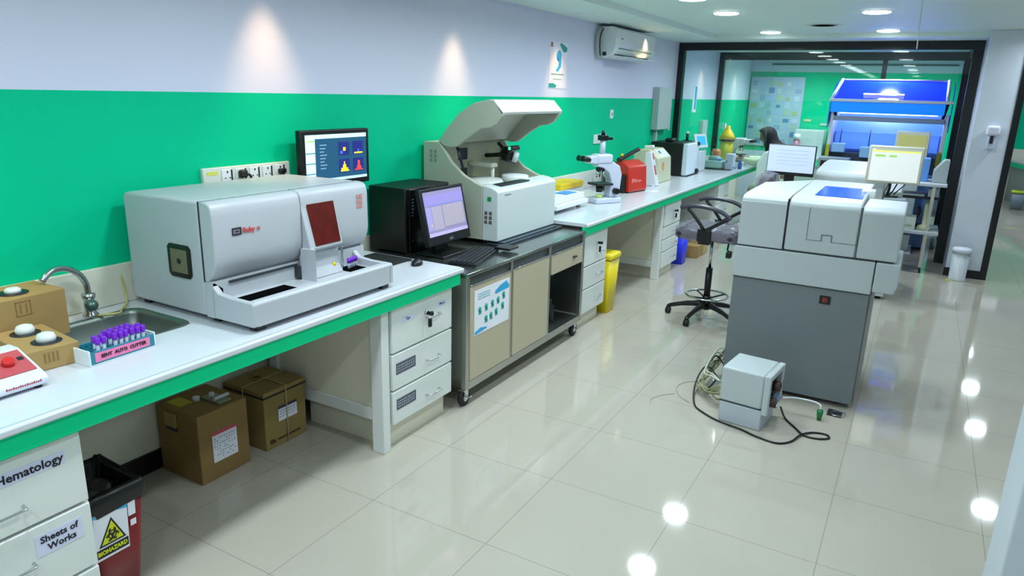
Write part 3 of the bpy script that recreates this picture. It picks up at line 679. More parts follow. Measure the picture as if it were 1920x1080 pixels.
rects += [(1.455, 1.525, 1.34, 1.346, '#ffe82a'), (1.46, 1.515, 1.346, 1.36, '#ffe82a'), (1.475, 1.5, 1.36, 1.378, '#ffe82a'), (1.483, 1.492, 1.378, 1.395, '#ffe82a'),
          (1.57, 1.64, 1.34, 1.346, '#ff4a3c'), (1.59, 1.625, 1.346, 1.365, '#ff4a3c'), (1.598, 1.615, 1.365, 1.395, '#ff4a3c'),
          (1.48, 1.50, 1.455, 1.475, '#ffe82a'), (1.455, 1.475, 1.44, 1.455, '#4a6ae0'), (1.57, 1.64, 1.435, 1.444, '#e0d040'), (1.60, 1.61, 1.444, 1.46, '#4a6ae0')]
rects += [(1.30, 1.35-0.01*(k % 3), 1.49-k*0.018, 1.496-k*0.018, '#6f93a8') for k in range(8)]
screen_bits(Fx(xs), rects, sc)
MB().box(-1.06, xs-0.04, 1.36, 1.50, 1.35, 1.48, bev=0.004).build('wall_bracket', dark, t)

# ------------------------------------------------------------------ analyzer two on the cart (open lid)
t = thing('chemistry_analyzer', 'beige-grey benchtop analyzer with its curved lid raised, standing on the steel cart', 'analyzer', (-0.7, 2.79, 0.816))
ZA = 0.842; ya, yb = 2.365, 3.205
side = [(-1.03, ZA), (-1.03, 1.462), (-0.90, 1.466), (-0.875, 1.44), (-0.80, 1.34), (-0.70, 1.26), (-0.60, 1.215), (-0.55, 1.20), (-0.55, ZA)]
MB().prism(side, ya, ya+0.03, 'y', bev=0.006).build('left_side_panel', beige, t)
MB().prism(side, yb-0.03, yb, 'y', bev=0.006).build('right_side_panel', beige, t)
MB().box(-1.03, -0.93, ya+0.031, yb-0.031, ZA, 1.463, bev=0.004).build('rear_housing', beige, t)
MB().box(-0.929, -0.551, ya+0.031, yb-0.031, ZA, 1.165, bev=0.002).build('deck', mat('deck_grey', '#b5b8a8', 0.4), t)
bw = mat('analyzer_white', '#ccd6d6', 0.4)
pr = [(-0.549, ZA), (-0.549, 1.205), (-0.48, 1.195), (-0.445, 1.18), (-0.432, 1.165), (-0.432, ZA)]
MB().prism(pr, ya, yb, 'y', bev=0.006).build('front_housing', bw, t)
m = MB(); m.box(-0.549, -0.47, ya+0.10, ya+0.50, 1.197, 1.204, bev=0.002); m.build('deck_edge', dark, t)
# deck contents
m = MB(); m.lathe([(0.0, 1.166), (0.16, 1.166), (0.165, 1.19), (0.15, 1.215), (0.0, 1.22)], c=(-0.72, ya+0.24, 0), n=32); m.build('reagent_carousel', mat('carousel', '#c4c9c6', 0.35), t)
m = MB(); m.lathe([(0.0, 1.166), (0.10, 1.166), (0.10, 1.21), (0.09, 1.215), (0, 1.215)], c=(-0.66, ya+0.62, 0), n=28); m.build('sample_carousel', white, t)
m = MB(); m.box(-0.93, -0.905, ya+0.035, yb-0.035, 1.166, 1.46); m.build('back_wall', mat('inner_cream', '#a5a98f', 0.5), t)
m = MB(); m.box(-0.905, -0.895, ya+0.24, ya+0.34, 1.33, 1.41); m.box(-0.905, -0.895, ya+0.27, ya+0.34, 1.22, 1.27); m.build('opening', dark, t)
m = MB(); m.box(-0.9, -0.70, ya+0.36, ya+0.44, 1.28, 1.31, bev=0.008); m.cyl((-0.72, ya+0.40, 1.17), (-0.72, ya+0.40, 1.28), 0.014); m.build('pipetting_arm', mat('inner_white', '#cfd2c2', 0.4), t)
m = MB(); m.ball((-0.72, ya+0.60, 1.36), 0.055, (1, 0.9, 1)); m.cyl((-0.74, ya+0.57, 1.36), (-0.66, ya+0.62, 1.33), 0.042); m.cyl((-0.80, ya+0.60, 1.44), (-0.68, ya+0.66, 1.30), 0.012); m.cyl((-0.70, ya+0.54, 1.40), (-0.70, ya+0.72, 1.40), 0.02); m.cyl((-0.9, ya+0.6, 1.34), (-0.72, ya+0.6, 1.36), 0.016); m.build('probe_head', black, t); MB().ball((-0.66, ya+0.74, 1.19), 0.026).build('wash_knob', black, t)
m = MB(); m.cyl((-0.66, ya+0.58, 1.35), (-0.63, ya+0.60, 1.34), 0.04, 0.036); m.build('probe_cap', mat('probe_grey', '#c9d3d8', 0.3), t)
m = MB(); m.lathe([(0, 0), (0.012, 0), (0.012, 0.01), (0, 0.011)], axis='x', c=(-0.66, ya+0.52, 1.41)); m.build('green_led', mat('green_lamp', '#49e0a0', 0.4, emit=0.6), t)
m = MB(); m.cyl((-0.79, ya+0.045, 1.46), (-0.735, ya+0.045, 1.30), 0.010); m.build('gas_strut', mat('strut_navy', '#1c2438', 0.35), t)
# lid: curved shell with side cheeks, hinged at the back
lt = [(-0.905, 1.47), (-0.83, 1.57), (-0.74, 1.66), (-0.63, 1.725), (-0.51, 1.752), (-0.475, 1.745), (-0.405, 1.675)]
lb = [(-0.43, 1.66), (-0.49, 1.70), (-0.53, 1.715), (-0.62, 1.69), (-0.71, 1.62), (-0.79, 1.53), (-0.85, 1.455)]
cheek = lt + [(-0.41, 1.655), (-0.455, 1.60), (-0.50, 1.575), (-0.57, 1.565), (-0.66, 1.51), (-0.755, 1.44), (-0.81, 1.432), (-0.86, 1.44)]
MB().prism(lt+lb, ya+0.031, yb-0.031, 'y').build('lid', mat('lid_shell', '#c9cdbd', 0.4), t)
MB().prism(cheek, ya, ya+0.03, 'y', bev=0.006).build('lid_cheek', beige, t)
MB().prism(cheek, yb-0.03, yb, 'y', bev=0.006).build('lid_cheek', beige, t)
m = MB(); m.prism([(-0.405, 1.678), (-0.475, 1.749), (-0.485, 1.749), (-0.415, 1.66)], ya, yb, 'y', bev=0.003); m.build('lid_lip', mat('lid_lip', '#dfe4e4', 0.35), t)
m = MB(); m.prism([(-0.60, 1.66), (-0.60, 1.62), (-0.70, 1.55), (-0.72, 1.58)], ya+0.031, ya+0.2, 'y'); m.build('lid_liner', mat('liner', '#6f7763', 0.6), t)
# markings
m = MB(); m.box(-0.512, -0.482, ya-0.0015, ya, 1.105, 1.135); m.build('green_sticker', mat('sticker_green', '#17924a', 0.5), t)
m = MB()
for i in range(2):
    for j in range(3): m.box(-0.533+i*0.035, -0.51+i*0.035, ya-0.0012, ya, 0.955+j*0.03, 0.978+j*0.03)
m.build('warning_stickers', mat('warning_print', '#67605e', 0.6), t)
m = MB()
for i in range(2):
    for j in range(3): m.box(-0.975+i*0.035, -0.953+i*0.035, ya-0.0012, ya, 1.33+j*0.03, 1.353+j*0.03)
m.build('faint_stickers', mat('faint_print', '#8d9382', 0.6), t)
text('SELECTRA', 0.018, ya+0.13, 1.142, Fx(-0.432), mat('grey_ink', '#6d7779', 0.6), t) if False else None
m = MB()
for k in range(7): m.box(ya+0.09+k*0.012, ya+0.098+k*0.012, 1.137, 1.147, 0, 0.0008, M=Fx(-0.432))
m.build('lettering', mat('grey_ink', '#6d7779', 0.6), t)
m = MB(); m.box(-1.045, -1.03, ya+0.02, ya+0.12, 1.27, 1.37, bev=0.003); m.build('rear_box', beige, t)
m = MB()
for x in (-1.0, -0.56):
    for y in (ya+0.03, yb-0.07): m.box(x, x+0.04, y, y+0.04, 0.816, ZA, bev=0.003)
m.build('feet', dark, t)
m = MB(); m.box(-0.50, -0.37, ya-0.02, yb+0.02, 0.8165, 0.832, bev=0.004); m.box(-0.46, -0.39, ya+0.02, yb-0.02, 0.832, 0.84, bev=0.003); t_ = m.build('drip_tray', dsteel, world=Vector((-0.43, 2.8, 0.8165)))
tag(t_, 'dark metal tray strip in front of the open-lid analyzer on the cart', 'tray')

# ------------------------------------------------------------------ steel cart
t = thing('steel_cart', 'stainless steel cart on castors with two beige doors, between the benches', 'cart', (-0.55, 2.43, 0))
cy0, cy1, cx0, cx1 = 1.625, 3.235, -0.98, -0.18
MB().box(cx0, cx1+0.006, cy0-0.002, cy1+0.004, 0.795, 0.816, bev=0.004).build('top', mat('cart_top', '#8d9490', 0.16, metal=0.9), t)
for x, y in ((cx0, cy0), (cx1-0.035, cy0), (cx0, cy1-0.035), (cx1-0.035, cy1-0.035)):
    MB().box(x, x+0.035, y, y+0.035, 0.115, 0.794, bev=0.003).build('post', steel, t)
MB().box(cx0+0.036, cx1-0.03, cy0+0.004, cy0+0.012, 0.16, 0.79).build('side_panel', steel, t)
MB().box(cx0+0.036, cx1-0.03, cy1-0.012, cy1-0.004, 0.16, 0.79).build('side_panel', steel, t)
MB().box(cx0+0.004, cx0+0.012, cy0+0.036, cy1-0.036, 0.16, 0.79).build('back_panel', steel, t)
m = MB(); m.box(cx0, cx1-0.002, cy0+0.036, cy1-0.036, 0.108, 0.158, bev=0.003); m.build('bottom_shelf', steel, t)
MB().box(cx1-0.03, cx1-0.016, cy0+0.036, cy1-0.036, 0.735, 0.794).build('top_rail', mat('rail_dark', '#565c58', 0.3, metal=0.7), t)
MB().box(cx1-0.034, cx1-0.006, 2.13, 2.158, 0.158, 0.794).build('divider', steel, t)
MB().box(cx1-0.034, cx1-0.006, 2.65, 2.685, 0.158, 0.794).build('divider', steel, t)
doorm = mat('cart_door', '#b9b096', 0.42)
for a, b in ((1.665, 2.125), (2.163, 2.645)):
    d = MB().box(cx1-0.018, cx1+0.002, a, b, 0.162, 0.733, bev=0.003).build('door', doorm, t)
    MB().box(cx1-0.016, cx1+0.005, a, b, 0.7335, 0.741, bev=0.001).build('top_trim', chrome, d)
d = MB().box(cx1-0.018, cx1+0.002, 2.69, 3.196, 0.585, 0.725, bev=0.003).build('drawer', doorm, t)
MB().box(cx1-0.016, cx1+0.005, 2.69, 3.196, 0.7255, 0.733, bev=0.001).build('top_trim', chrome, d)
m = MB(); m.box(cx1+0.0021, cx1+0.02, 3.02, 3.07, 0.648, 0.66, bev=0.003); m.build('handle', dark, d)
MB().box(cx0+0.04, cx1-0.05, 2.66, 2.668, 0.16, 0.79).build('inner_wall', mat('inner_steel', '#70777a', 0.35, metal=0.5), t)
for x, y in ((-0.225, 1.66), (-0.93, 1.66), (-0.225, 3.17), (-0.93, 3.17)):
    cst = MB(); cst.box(x-0.012, x+0.03, y-0.028, y+0.028, 0.098, 0.108, bev=0.002); cst.box(x-0.010, x-0.006, y-0.02, y+0.02, 0.04, 0.1); cst.box(x+0.024, x+0.028, y-0.02, y+0.02, 0.04, 0.1); cst.box(x+0.028, x+0.06, y-0.012, y+0.012, 0.062, 0.07, bev=0.002)
    c_ = cst.build('castor', chrome, t)
    m = MB(); m.lathe([(0.0, -0.011), (0.03, -0.013), (0.05, -0.012), (0.053, 0.0), (0.05, 0.012), (0.03, 0.013), (0.0, 0.011)], axis='x', c=(x+0.009, y, 0.0535)); m.build('wheel', rubber, c_)
    m = MB(); m.lathe([(0.0, 0.0135), (0.022, 0.0135), (0.026, 0.012)], axis='x', c=(x+0.012, y, 0.0535)); m.build('hub', chrome, c_)
# poster on the left door
t = thing('hand_hygiene_poster', 'white hand-hygiene poster with teal hand drawings on the left door of the cart', 'poster', (cx1+0.003, 1.91, 0.57))
F = Fx(cx1+0.0022)
plate(F, 1.705, 2.10, 0.428, 0.70, 0.0, 0.0012).build('sheet', paper, t)
m = MB()
for (a, b) in ((1.76, 0.578), (1.83, 0.583), (1.90, 0.588), (1.965, 0.593), (2.03, 0.61), (1.83, 0.51), (1.885, 0.515), (1.945, 0.525), (2.02, 0.545)):
    m.lathe([(0, 0), (0.017, 0), (0.017, 0.0008), (0, 0.0008)], c=(0, 0, 0), M=F @ Matrix.Translation((a, b, 0.0012)), n=12)
    m.box(a-0.012, a+0.018, b-0.03, b-0.012, 0.0012, 0.002, M=F @ Matrix.Rotation(0, 4, 'Z'))
m.build('hand_drawings', mat('teal_print', '#1c9c93', 0.6), t)
m = MB(); m.prism([(1.93, 0.652), (1.99, 0.675), (2.035, 0.683), (2.095, 0.66), (2.095, 0.638), (1.93, 0.632)], 0.0012, 0.0022, 'z', M=F); m.prism([(1.71, 0.432), (1.71, 0.45), (1.77, 0.465), (1.84, 0.452), (1.84, 0.445)], 0.0012, 0.0022, 'z', M=F); m.prism([(1.99, 0.665), (2.06, 0.69), (2.09, 0.66)], 0.0012, 0.0025, 'z', M=F); m.build('blue_swoosh', skyb, t)
m = MB()
for k in range(3): m.box(1.74, 1.87, 0.668-0.014*k, 0.674-0.014*k, 0.0012, 0.0018, M=F)
m.build('text_lines', mat('teal_text', '#7fb8c0', 0.6), t)
# things inside the open bay
t = thing('white_canister', 'white plastic canister on the bottom shelf of the cart open bay', 'container', (-0.36, 2.80, 0.158))
m = MB(); m.box(-0.44, -0.28, 2.72, 2.86, 0.1585, 0.29, bev=0.02); m.build('body', mat('milky_plastic', '#b8c2c4', 0.35), t)
m = MB(); m.cyl((-0.36, 2.79, 0.29), (-0.36, 2.79, 0.325), 0.03); m.build('cap', blue, t)
t = thing('dark_bottle', 'small dark bottle beside the white canister in the cart open bay', 'bottle', (-0.3, 2.98, 0.158))
m = MB(); m.lathe([(0, 0.1585), (0.035, 0.1585), (0.035, 0.26), (0.015, 0.29), (0.015, 0.32), (0, 0.32)], c=(-0.33, 2.98, 0)); m.build('bottle_body', dark, t)
t = thing('steel_sheet', 'grey metal sheet leaning inside the open bay of the cart', 'sheet', (-0.6, 2.75, 0.158))
m = MB(); m.box(-0.60, -0.585, 2.69, 2.98, 0.159, 0.57, bev=0.002); m.build('sheet', mat('blue_grey_metal', '#7d8794', 0.4, metal=0.3), t)

# ------------------------------------------------------------------ computer set
t = thing('computer_tower', 'black desktop computer tower on the cart beside the boxy analyzer', 'computer', (-0.9, 2.05, 0.8165))
MB().box(-1.03, -0.745, 1.80, 2.26, 0.826, 1.222, bev=0.006).build('case', mat('tower_black', '#050607', 0.45), t)
m = MB(); m.box(-0.7455, -0.735, 1.83, 2.24, 0.835, 1.215, bev=0.004); m.build('front_panel', mat('tower_gloss', '#0b0c0e', 0.2), t)
m = MB()
for k in range(6): m.box(-0.7345, -0.734, 1.85, 1.87, 1.05+0.02*k, 1.058+0.02*k)
m.cyl((-0.7345, 1.86, 0.90), (-0.733, 1.86, 0.90), 0.006); m.build('ports', mat('port_grey', '#4c4f52', 0.4), t)
m = MB()
for x in (-1.0, -0.78):
    for y in (1.83, 2.2): m.box(x, x+0.03, y, y+0.03, 0.8165, 0.827)
m.build('feet', rubber, t)
t = thing('monitor', 'small black monitor tilted back with a lilac spreadsheet on screen, in front of the tower', 'monitor', (-0.55, 1.93, 0.8165))
q0, q1 = Vector((-0.60, 0, 1.235)), Vector((-0.525, 0, 0.90)); dv = (q0-q1).normalized(); nv = Vector((dv.z, 0, -dv.x))
FM = Matrix(((0, dv.x, nv.x, q1.x), (1, 0, 0, 0), (0, dv.z, nv.z, q1.z), (0, 0, 0, 1)))
plate(FM, 1.745, 2.195, 0.0, 0.343, -0.035, 0.0, bev=0.006).build('bezel', black, t)
sc = plate(FM, 1.768, 2.172, 0.055, 0.322, 0.0, 0.001).build('screen', mat('screen_lilac', '#8f86ac', 0.3, emit=0.2), t)
rects = [(1.768, 2.172, 0.24, 0.30, '#8379b4'), (1.82, 2.165, 0.236, 0.243, '#6a78b8'), (1.83, 1.93, 0.09, 0.23, '#9c93a6'), (1.94, 2.155, 0.10, 0.23, '#99919c'), (1.768, 1.82, 0.09, 0.23, '#8b86b6'), (1.80, 1.815, 0.115, 0.13, '#b0aa6a'), (1.768, 2.172, 0.055, 0.075, '#a398c0')]
rects += [(1.84+0.014*k, 1.842+0.014*k, 0.09, 0.23, '#837e96') for k in range(24)]
screen_bits(FM @ Matrix.Translation((0, 0, 0.001)), rects, sc)
plate(FM, 1.96, 2.0, 0.015, 0.03, 0.0, 0.001).build('badge', chrome, t)
m = MB(); m.box(-0.64, -0.615, 1.93, 2.03, 0.83, 1.0, bev=0.004); m.build('stand_neck', black, t)
m = MB(); m.box(-0.70, -0.49, 1.84, 2.12, 0.8165, 0.832, bev=0.006); m.build('stand_base', black, t)
t = thing('keyboard', 'black computer keyboard lying at the front of the cart below the lilac screen', 'keyboard', (-0.37, 2.0, 0.8165), R(14))
m = MB(); m.box(-0.085, 0.085, -0.23, 0.23, 0.0, 0.018, bev=0.004); m.build('case', mat('key_case', '#11151b', 0.4), t, world=False)
m = MB()
for r_i in range(5):
    for k in range(20): m.box(-0.072+r_i*0.029, -0.048+r_i*0.029, -0.222+k*0.0223, -0.203+k*0.0223, 0.018, 0.024, bev=0.002, seg=1)
m.build('keys', mat('keycaps', '#1a2029', 0.5), t, world=False)
t = thing('computer_mouse', 'black mouse on the end of the white worktop beside the cart', 'mouse', (-0.43, 1.50, 0.8605), R(20))
m = MB(); m.ball((0, 0, 0.004), 0.05, (0.62, 1.0, 0.62)); bmesh.ops.bisect_plane(m.bm, geom=m.bm.verts[:]+m.bm.edges[:]+m.bm.faces[:], plane_co=(0, 0, 0.001), plane_no=(0, 0, -1), clear_outer=True)
m.build('shell', mat('mouse_black', '#101218', 0.3), t, world=False)
MB().tube([(-0.03, 0.02, 0.012), (-0.07, 0.05, 0.006), (-0.12, 0.03, 0.004), (-0.2, 0.05, 0.004)], 0.0025, smooth_n=5).build('cord', black, t, world=False)
t = MB(); t.box(-0.80, -0.52, 1.27, 1.58, 0.8605, 0.8655, bev=0.002); t = t.build('mouse_mat', mat('mat_black', '#141618', 0.8), world=Vector((-0.66, 1.42, 0.8605)))
tag(t, 'thin black mat on the worktop right of the boxy analyzer under the mouse', 'mat')
t = thing('black_case', 'flat black accessory box lying on the cart corner right of the keyboard', 'box', (-0.31, 2.33, 0.8165))
m = MB(); m.box(-0.36, -0.245, 2.21, 2.33, 0.8325, 0.848, bev=0.005); m.build('shell', black, t)
t['label'] = 'flat black accessory lying on the tray strip at the corner of the open-lid analyzer'
# ------------------------------------------------------------------ under the bench
t = thing('cardboard_box', 'brown cardboard box with red-topped white label on the floor under the bench, nearer the bin', 'box', (-0.89, 0.42, 0), R(0))
MB().box(-1.035, -0.74, 0.27, 0.545, 0.0, 0.345, bev=0.004).build('carton', mat('cardboard_two', '#8e7142', 0.8, noise=0.07, nscale=10), t)
MB().box(-0.97, -0.89, 0.262, 0.2695, 0.255, 0.325, bev=0.001).build('side_flap', cardb, t)
m = MB(); m.box(-0.9655, -0.8855, 0.2665, 0.2697, 0.235, 0.256); m.build('flap_slot', seam, t)
F = Fx(-0.74)
lb = plate(F, 0.34, 0.475, 0.085, 0.235, 0, 0.0012).build('paper_label', paper, t)
plate(F, 0.34, 0.475, 0.222, 0.235, 0.0012, 0.0018).build('red_strip', mat('label_red', '#cf3f5c', 0.6), lb)
m = MB()
for r_i in range(8):
    for k in range(9):
        if random.random() < 0.75: m.box(0.348+k*0.0135, 0.348+k*0.0135+0.010*random.uniform(0.5, 1), 0.20-r_i*0.014, 0.206-r_i*0.014, 0.0012, 0.0017, M=F)
m.build('print', mat('print_grey', '#9aa0b4', 0.6), lb)
MB().box(-1.0, -0.90, 0.30, 0.37, 0.3455, 0.348).build('yellow_sticker', mat('box_sticker', '#b9b32a', 0.6), t)
m = MB(); m.cyl((-0.90, 0.39, 0.3455), (-0.90, 0.39, 0.365), 0.016); t_ = m.build('bottle_cap', white, world=Vector((-0.90, 0.39, 0.3455))); tag(t_, 'small white bottle cap on the cardboard box beside the yellow sticker', 'cap')
t = thing('small_device', 'small flat grey-white device with a tube lying on the red-label cardboard box', 'device', (-0.83, 0.45, 0.3455))
MB().box(-0.90, -0.77, 0.415, 0.485, 0.3455, 0.357, bev=0.003).build('plate', mat('olive_plate', '#8d9480', 0.4), t)
m = MB(); m.cyl((-0.81, 0.42, 0.363), (-0.81, 0.50, 0.363), 0.0085); m.build('bar', white, t)
m = MB(); m.cyl((-0.86, 0.445, 0.357), (-0.86, 0.445, 0.377), 0.014, 0.011); m.build('cap', white, t)

t = thing('cardboard_box', 'olive-brown cardboard box tied with string, further right under the foreground bench', 'box', (-0.87, 0.80, 0))
cb = mat('cardboard_three', '#94804c', 0.8, noise=0.07, nscale=10)
MB().box(-1.03, -0.745, 0.65, 0.925, 0.0, 0.285, bev=0.004).build('carton', cb, t)
MB().box(-1.033, -0.742, 0.647, 0.928, 0.286, 0.318, bev=0.003).build('lid', cb, t)
m = MB(); m.box(-1.034, -0.741, 0.646, 0.929, 0.285, 0.296); m.build('dark_tape', mat('tape_dark', '#33291b', 0.7), t)
strm = mat('string', '#b9ad86', 0.8)
m = MB(); m.tube([(-1.034, 0.79, 0.321), (-0.88, 0.79, 0.322), (-0.739, 0.79, 0.321), (-0.738, 0.79, 0.15), (-0.739, 0.79, 0.004)], 0.003); m.tube([(-0.89, 0.645, 0.004), (-0.89, 0.644, 0.2), (-0.89, 0.645, 0.3215), (-0.89, 0.79, 0.3225), (-0.89, 0.93, 0.3215)], 0.003); m.build('string', strm, t)
m = MB(); m.tube([(-0.94, 0.74, 0.32), (-0.95, 0.77, 0.325), (-0.92, 0.79, 0.327), (-0.90, 0.76, 0.323)], 0.004, closed=True, smooth_n=4); m.build('lid_ring', cardd, t)
F = Fx(-0.742)
lb = plate(F, 0.735, 0.86, 0.135, 0.215, 0, 0.0012).build('paper_label', paper, t)
plate(F, 0.735, 0.86, 0.203, 0.215, 0.0012, 0.0018).build('dark_strip', mat('label_navy', '#2c2a4a', 0.6), lb)
m = MB()
for r_i in range(3):
    for k in range(6): m.box(0.745+k*0.018, 0.755+k*0.018, 0.185-r_i*0.015, 0.19-r_i*0.015, 0.0012, 0.0017, M=F)
m.build('print', mat('print_grey', '#9aa0b4', 0.6), lb)
m = MB(); m.prism([(0.675, 0.03), (0.675, 0.05), (0.69, 0.055), (0.70, 0.045), (0.71, 0.05), (0.71, 0.03)], 0, 0.0012, 'z', M=F)
for k in range(14):
    m.box(0.725+k*0.011, 0.732+k*0.011, 0.035, 0.046, 0, 0.001, M=F)
m.build('box_print', mat('print_dark_brown', '#4c3b1c', 0.7), t)
t = thing('pipe_stub', 'small brass pipe stub on the cream wall under the bench', 'pipe', (-1.05, 0.06, 0.48))
m = MB(); m.cyl((-1.06, 0.06, 0.50), (-1.02, 0.06, 0.50), 0.012); m.cyl((-1.025, 0.06, 0.50), (-1.015, 0.06, 0.43), 0.008); m.build('stub', mat('brass', '#a8925a', 0.4, metal=0.7), t)

# biohazard bin
t = thing('biohazard_bin', 'dark red biohazard waste bin lined with a black bag, beside the Hematology cabinet', 'bin', (-0.50, -0.33, 0))
def frus(x0, x1, y0, y1, z0, z1, k, th=0.004, bev=0.02):
    m = MB(); bm = m.bm
    a = [bm.verts.new(p) for p in rr(x0+k, x1-k, y0+k, y1-k, bev, z0)]; b = [bm.verts.new(p) for p in rr(x0, x1, y0, y1, bev, z1)]
    c = [bm.verts.new(p) for p in rr(x0+th, x1-th, y0+th, y1-th, bev, z1)]; d = [bm.verts.new(p) for p in rr(x0+k+th, x1-k-th, y0+k+th, y1-k-th, bev, z0+th)]
    for A, B in ((a, b), (b, c), (c, d)):
        for i in range(len(A)):
            f = bm.faces.new([A[i], A[(i+1) % len(A)], B[(i+1) % len(A)], B[i]]); f.smooth = A is not b
    bm.faces.new(a[::-1]); bm.faces.new(d); bmesh.ops.recalc_face_normals(bm, faces=bm.faces); return m
bx0, bx1, by0, by1 = -0.56, -0.28, -0.47, -0.275
frus(bx0, bx1, by0, by1, 0.0, 0.455, 0.035).build('body', mat('bin_red', '#7e1118', 0.4), t)
m = MB(); bm = m.bm; loops = []
for (g, z, wv) in ((0.006, 0.395, 0.006), (0.010, 0.43, 0.003), (0.010, 0.462, 0.002), (0.0, 0.472, 0.003), (-0.012, 0.455, 0.004), (-0.03, 0.35, 0.012), (-0.06, 0.25, 0.014)):
    lp = rr(bx0-g, bx1+g, by0-g, by1+g, 0.025, z, n=8)
    loops.append([bm.verts.new((p[0], p[1], p[2]+wv*math.sin(i*1.7+z*20)+wv*0.6*math.sin(i*0.6))) for i, p in enumerate(lp)])
for a, b in zip(loops, loops[1:]):
    for i in range(len(a)):
        f = bm.faces.new([a[i], a[(i+1) % len(a)], b[(i+1) % len(a)], b[i]]); f.smooth = True
bm.faces.new(loops[-1]); bmesh.ops.recalc_face_normals(bm, faces=bm.faces)
for k in range(3):
    bmesh.ops.create_icosphere(bm, subdivisions=3, radius=0.065, matrix=Matrix.Translation((-0.48+0.06*k, -0.37, 0.37+0.02*(k % 2))))
for v in bm.verts: v.co.z += 0.01*math.sin(v.co.x*60)*math.sin(v.co.y*55)
m.build('bin_bag', mat('bag_black', '#060606', 0.35, bump=0.4), t)
F = Fx(bx1-0.008) @ Matrix.Rotation(R(0), 4, 'X')
tl = Matrix.Translation((bx1-0.0115, 0, 0.22)) @ Matrix.Rotation(R(4.4), 4, 'Y') @ Matrix(((0, 0, 1, 0.0), (1, 0, 0, 0), (0, 1, 0, 0), (0, 0, 0, 1)))
tl = tl @ Matrix.Translation((-0.465, 0.06, 0)) @ Matrix.Diagonal((0.70, 0.85, 1, 1)) @ Matrix.Translation((0.452, -0.0, 0))
sg = plate(tl, -0.452, -0.285, -0.06, 0.155, 0.001, 0.003).build('sign_sheet', paper, t)
m = MB(); m.prism([(-0.435, 0.0), (-0.30, 0.0), (-0.368, 0.12)], 0.003, 0.004, 'z', M=tl); m.build('warning_triangle_border', ink, sg)
m = MB(); m.prism([(-0.422, 0.008), (-0.314, 0.008), (-0.368, 0.105)], 0.004, 0.0048, 'z', M=tl); m.build('warning_triangle', mat('sign_yellow', '#d8e010', 0.5), sg)
m = MB()
for k in range(3):
    a = R(90+120*k); cx, cy = -0.368+0.017*math.cos(a), 0.04+0.017*math.sin(a)
    pts = [(cx+0.016*math.cos(a+R(d)), cy+0.016*math.sin(a+R(d)), 0.0052) for d in range(-300, -59+300-180, 0)] if False else []
    ring = []
    for d in range(35, 326, 20): ring.append(tl @ Vector((cx+0.0145*math.cos(a+R(d)), cy+0.0145*math.sin(a+R(d)), 0.0055)))
    m.tube(ring, 0.003, n=6)
ring = [tl @ Vector((-0.368+0.019*math.cos(R(d)), 0.04+0.019*math.sin(R(d)), 0.0055)) for d in range(0, 360, 24)]
m.tube(ring, 0.0018, n=6, closed=True); m.build('biohazard_symbol', ink, sg)
plate(tl, -0.452, -0.29, -0.048, -0.008, 0.003, 0.0038).build('black_band', ink, sg)
text('BIOHAZARD', 0.026, -0.371, -0.028, tl, mat('sign_yellow', '#d8e010', 0.5), sg, bold=0.0008, off=0.0045)
m = MB(); m.prism([(-0.452, 0.155), (-0.285, 0.155), (-0.285, 0.128), (-0.37, 0.145), (-0.42, 0.135), (-0.452, 0.143)], 0.003, 0.0037, 'z', M=tl); m.build('blue_header', skyb, sg)
m = MB(); m.box(-0.28, -0.243, 0.08, 0.15, 0.001, 0.0025, M=tl); m.build('paper_label', paper, t)
m = MB(); m.box(-0.272, -0.243, 0.03, 0.058, 0.001, 0.0025, M=tl); m.build('small_sticker', paper, t)
t = cube_box('cardboard_box', 'small brown cardboard box on the floor behind the biohazard bin', (-0.86, -0.30, 0.0), 0, 0.24, 0.30, 0.22, mat('cardboard_two', '#96733a'))

# ------------------------------------------------------------------ large floor analyzer
t = thing('floor_analyzer', 'large floor-standing grey-white analyzer with a blue display and dark grey cabinet', 'analyzer', (1.40, 3.3, 0))
MB().box(1.0, 1.775, 2.872, 3.66, 0.035, 0.728, bev=0.004).build('cabinet', machd, t)
MB().box(1.7755, 1.782, 2.90, 3.64, 0.045, 0.72).build('side_panel', mat('machine_side', '#8b8c88', 0.5), t)
m = MB(); m.prism([(0.995, 2.855), (1.778, 2.855), (1.778, 3.85), (1.2, 3.85), (0.995, 3.55)], 0.733, 0.925, 'z', bev=0.006); m.build('middle_band', mach, t)
m = MB(); m.prism([(1.783, 0.75), (1.783, 0.925), (1.905, 0.925), (1.908, 0.80), (1.895, 0.75)], 2.855, 3.35, 'y', bev=0.008); m.build('right_band', mach, t)
MB().box(1.0, 1.77, 2.862, 3.6, 0.9255, 0.933).build('seam', seam, t)
MB().box(1.002, 1.772, 2.865, 3.6, 0.7275, 0.7335).build('seam', seam, t)
m = MB(); m.prism([(1.005, 2.858), (1.268, 2.858), (1.268, 3.92), (1.005, 3.55)], 0.934, 1.205, 'z', bev=0.003)
m.prism([(2.86, 1.204), (2.865, 1.222), (2.90, 1.236), (3.0, 1.245), (3.5, 1.25), (3.5, 1.204)], 1.005, 1.268, 'x', bev=0.004)
m.prism([(1.005, 3.49), (1.268, 3.49), (1.268, 3.92), (1.005, 3.55)], 1.2, 1.25, 'z')
m.build('left_cover', mach, t)
m = MB(); m.prism([(2.858, 0.934), (2.858, 1.205), (2.866, 1.225), (2.90, 1.240), (3.0, 1.25), (3.86, 1.262), (3.86, 0.934)], 1.278, 1.665, 'x', bev=0.008); m.build('centre_cover', mach, t)
m = MB(); m.prism([(2.858, 0.934), (2.858, 1.203), (2.868, 1.222), (2.90, 1.233), (3.0, 1.236), (3.25, 1.236), (3.30, 1.2), (3.30, 0.934)], 1.672, 1.885, 'x', bev=0.02, seg=3)
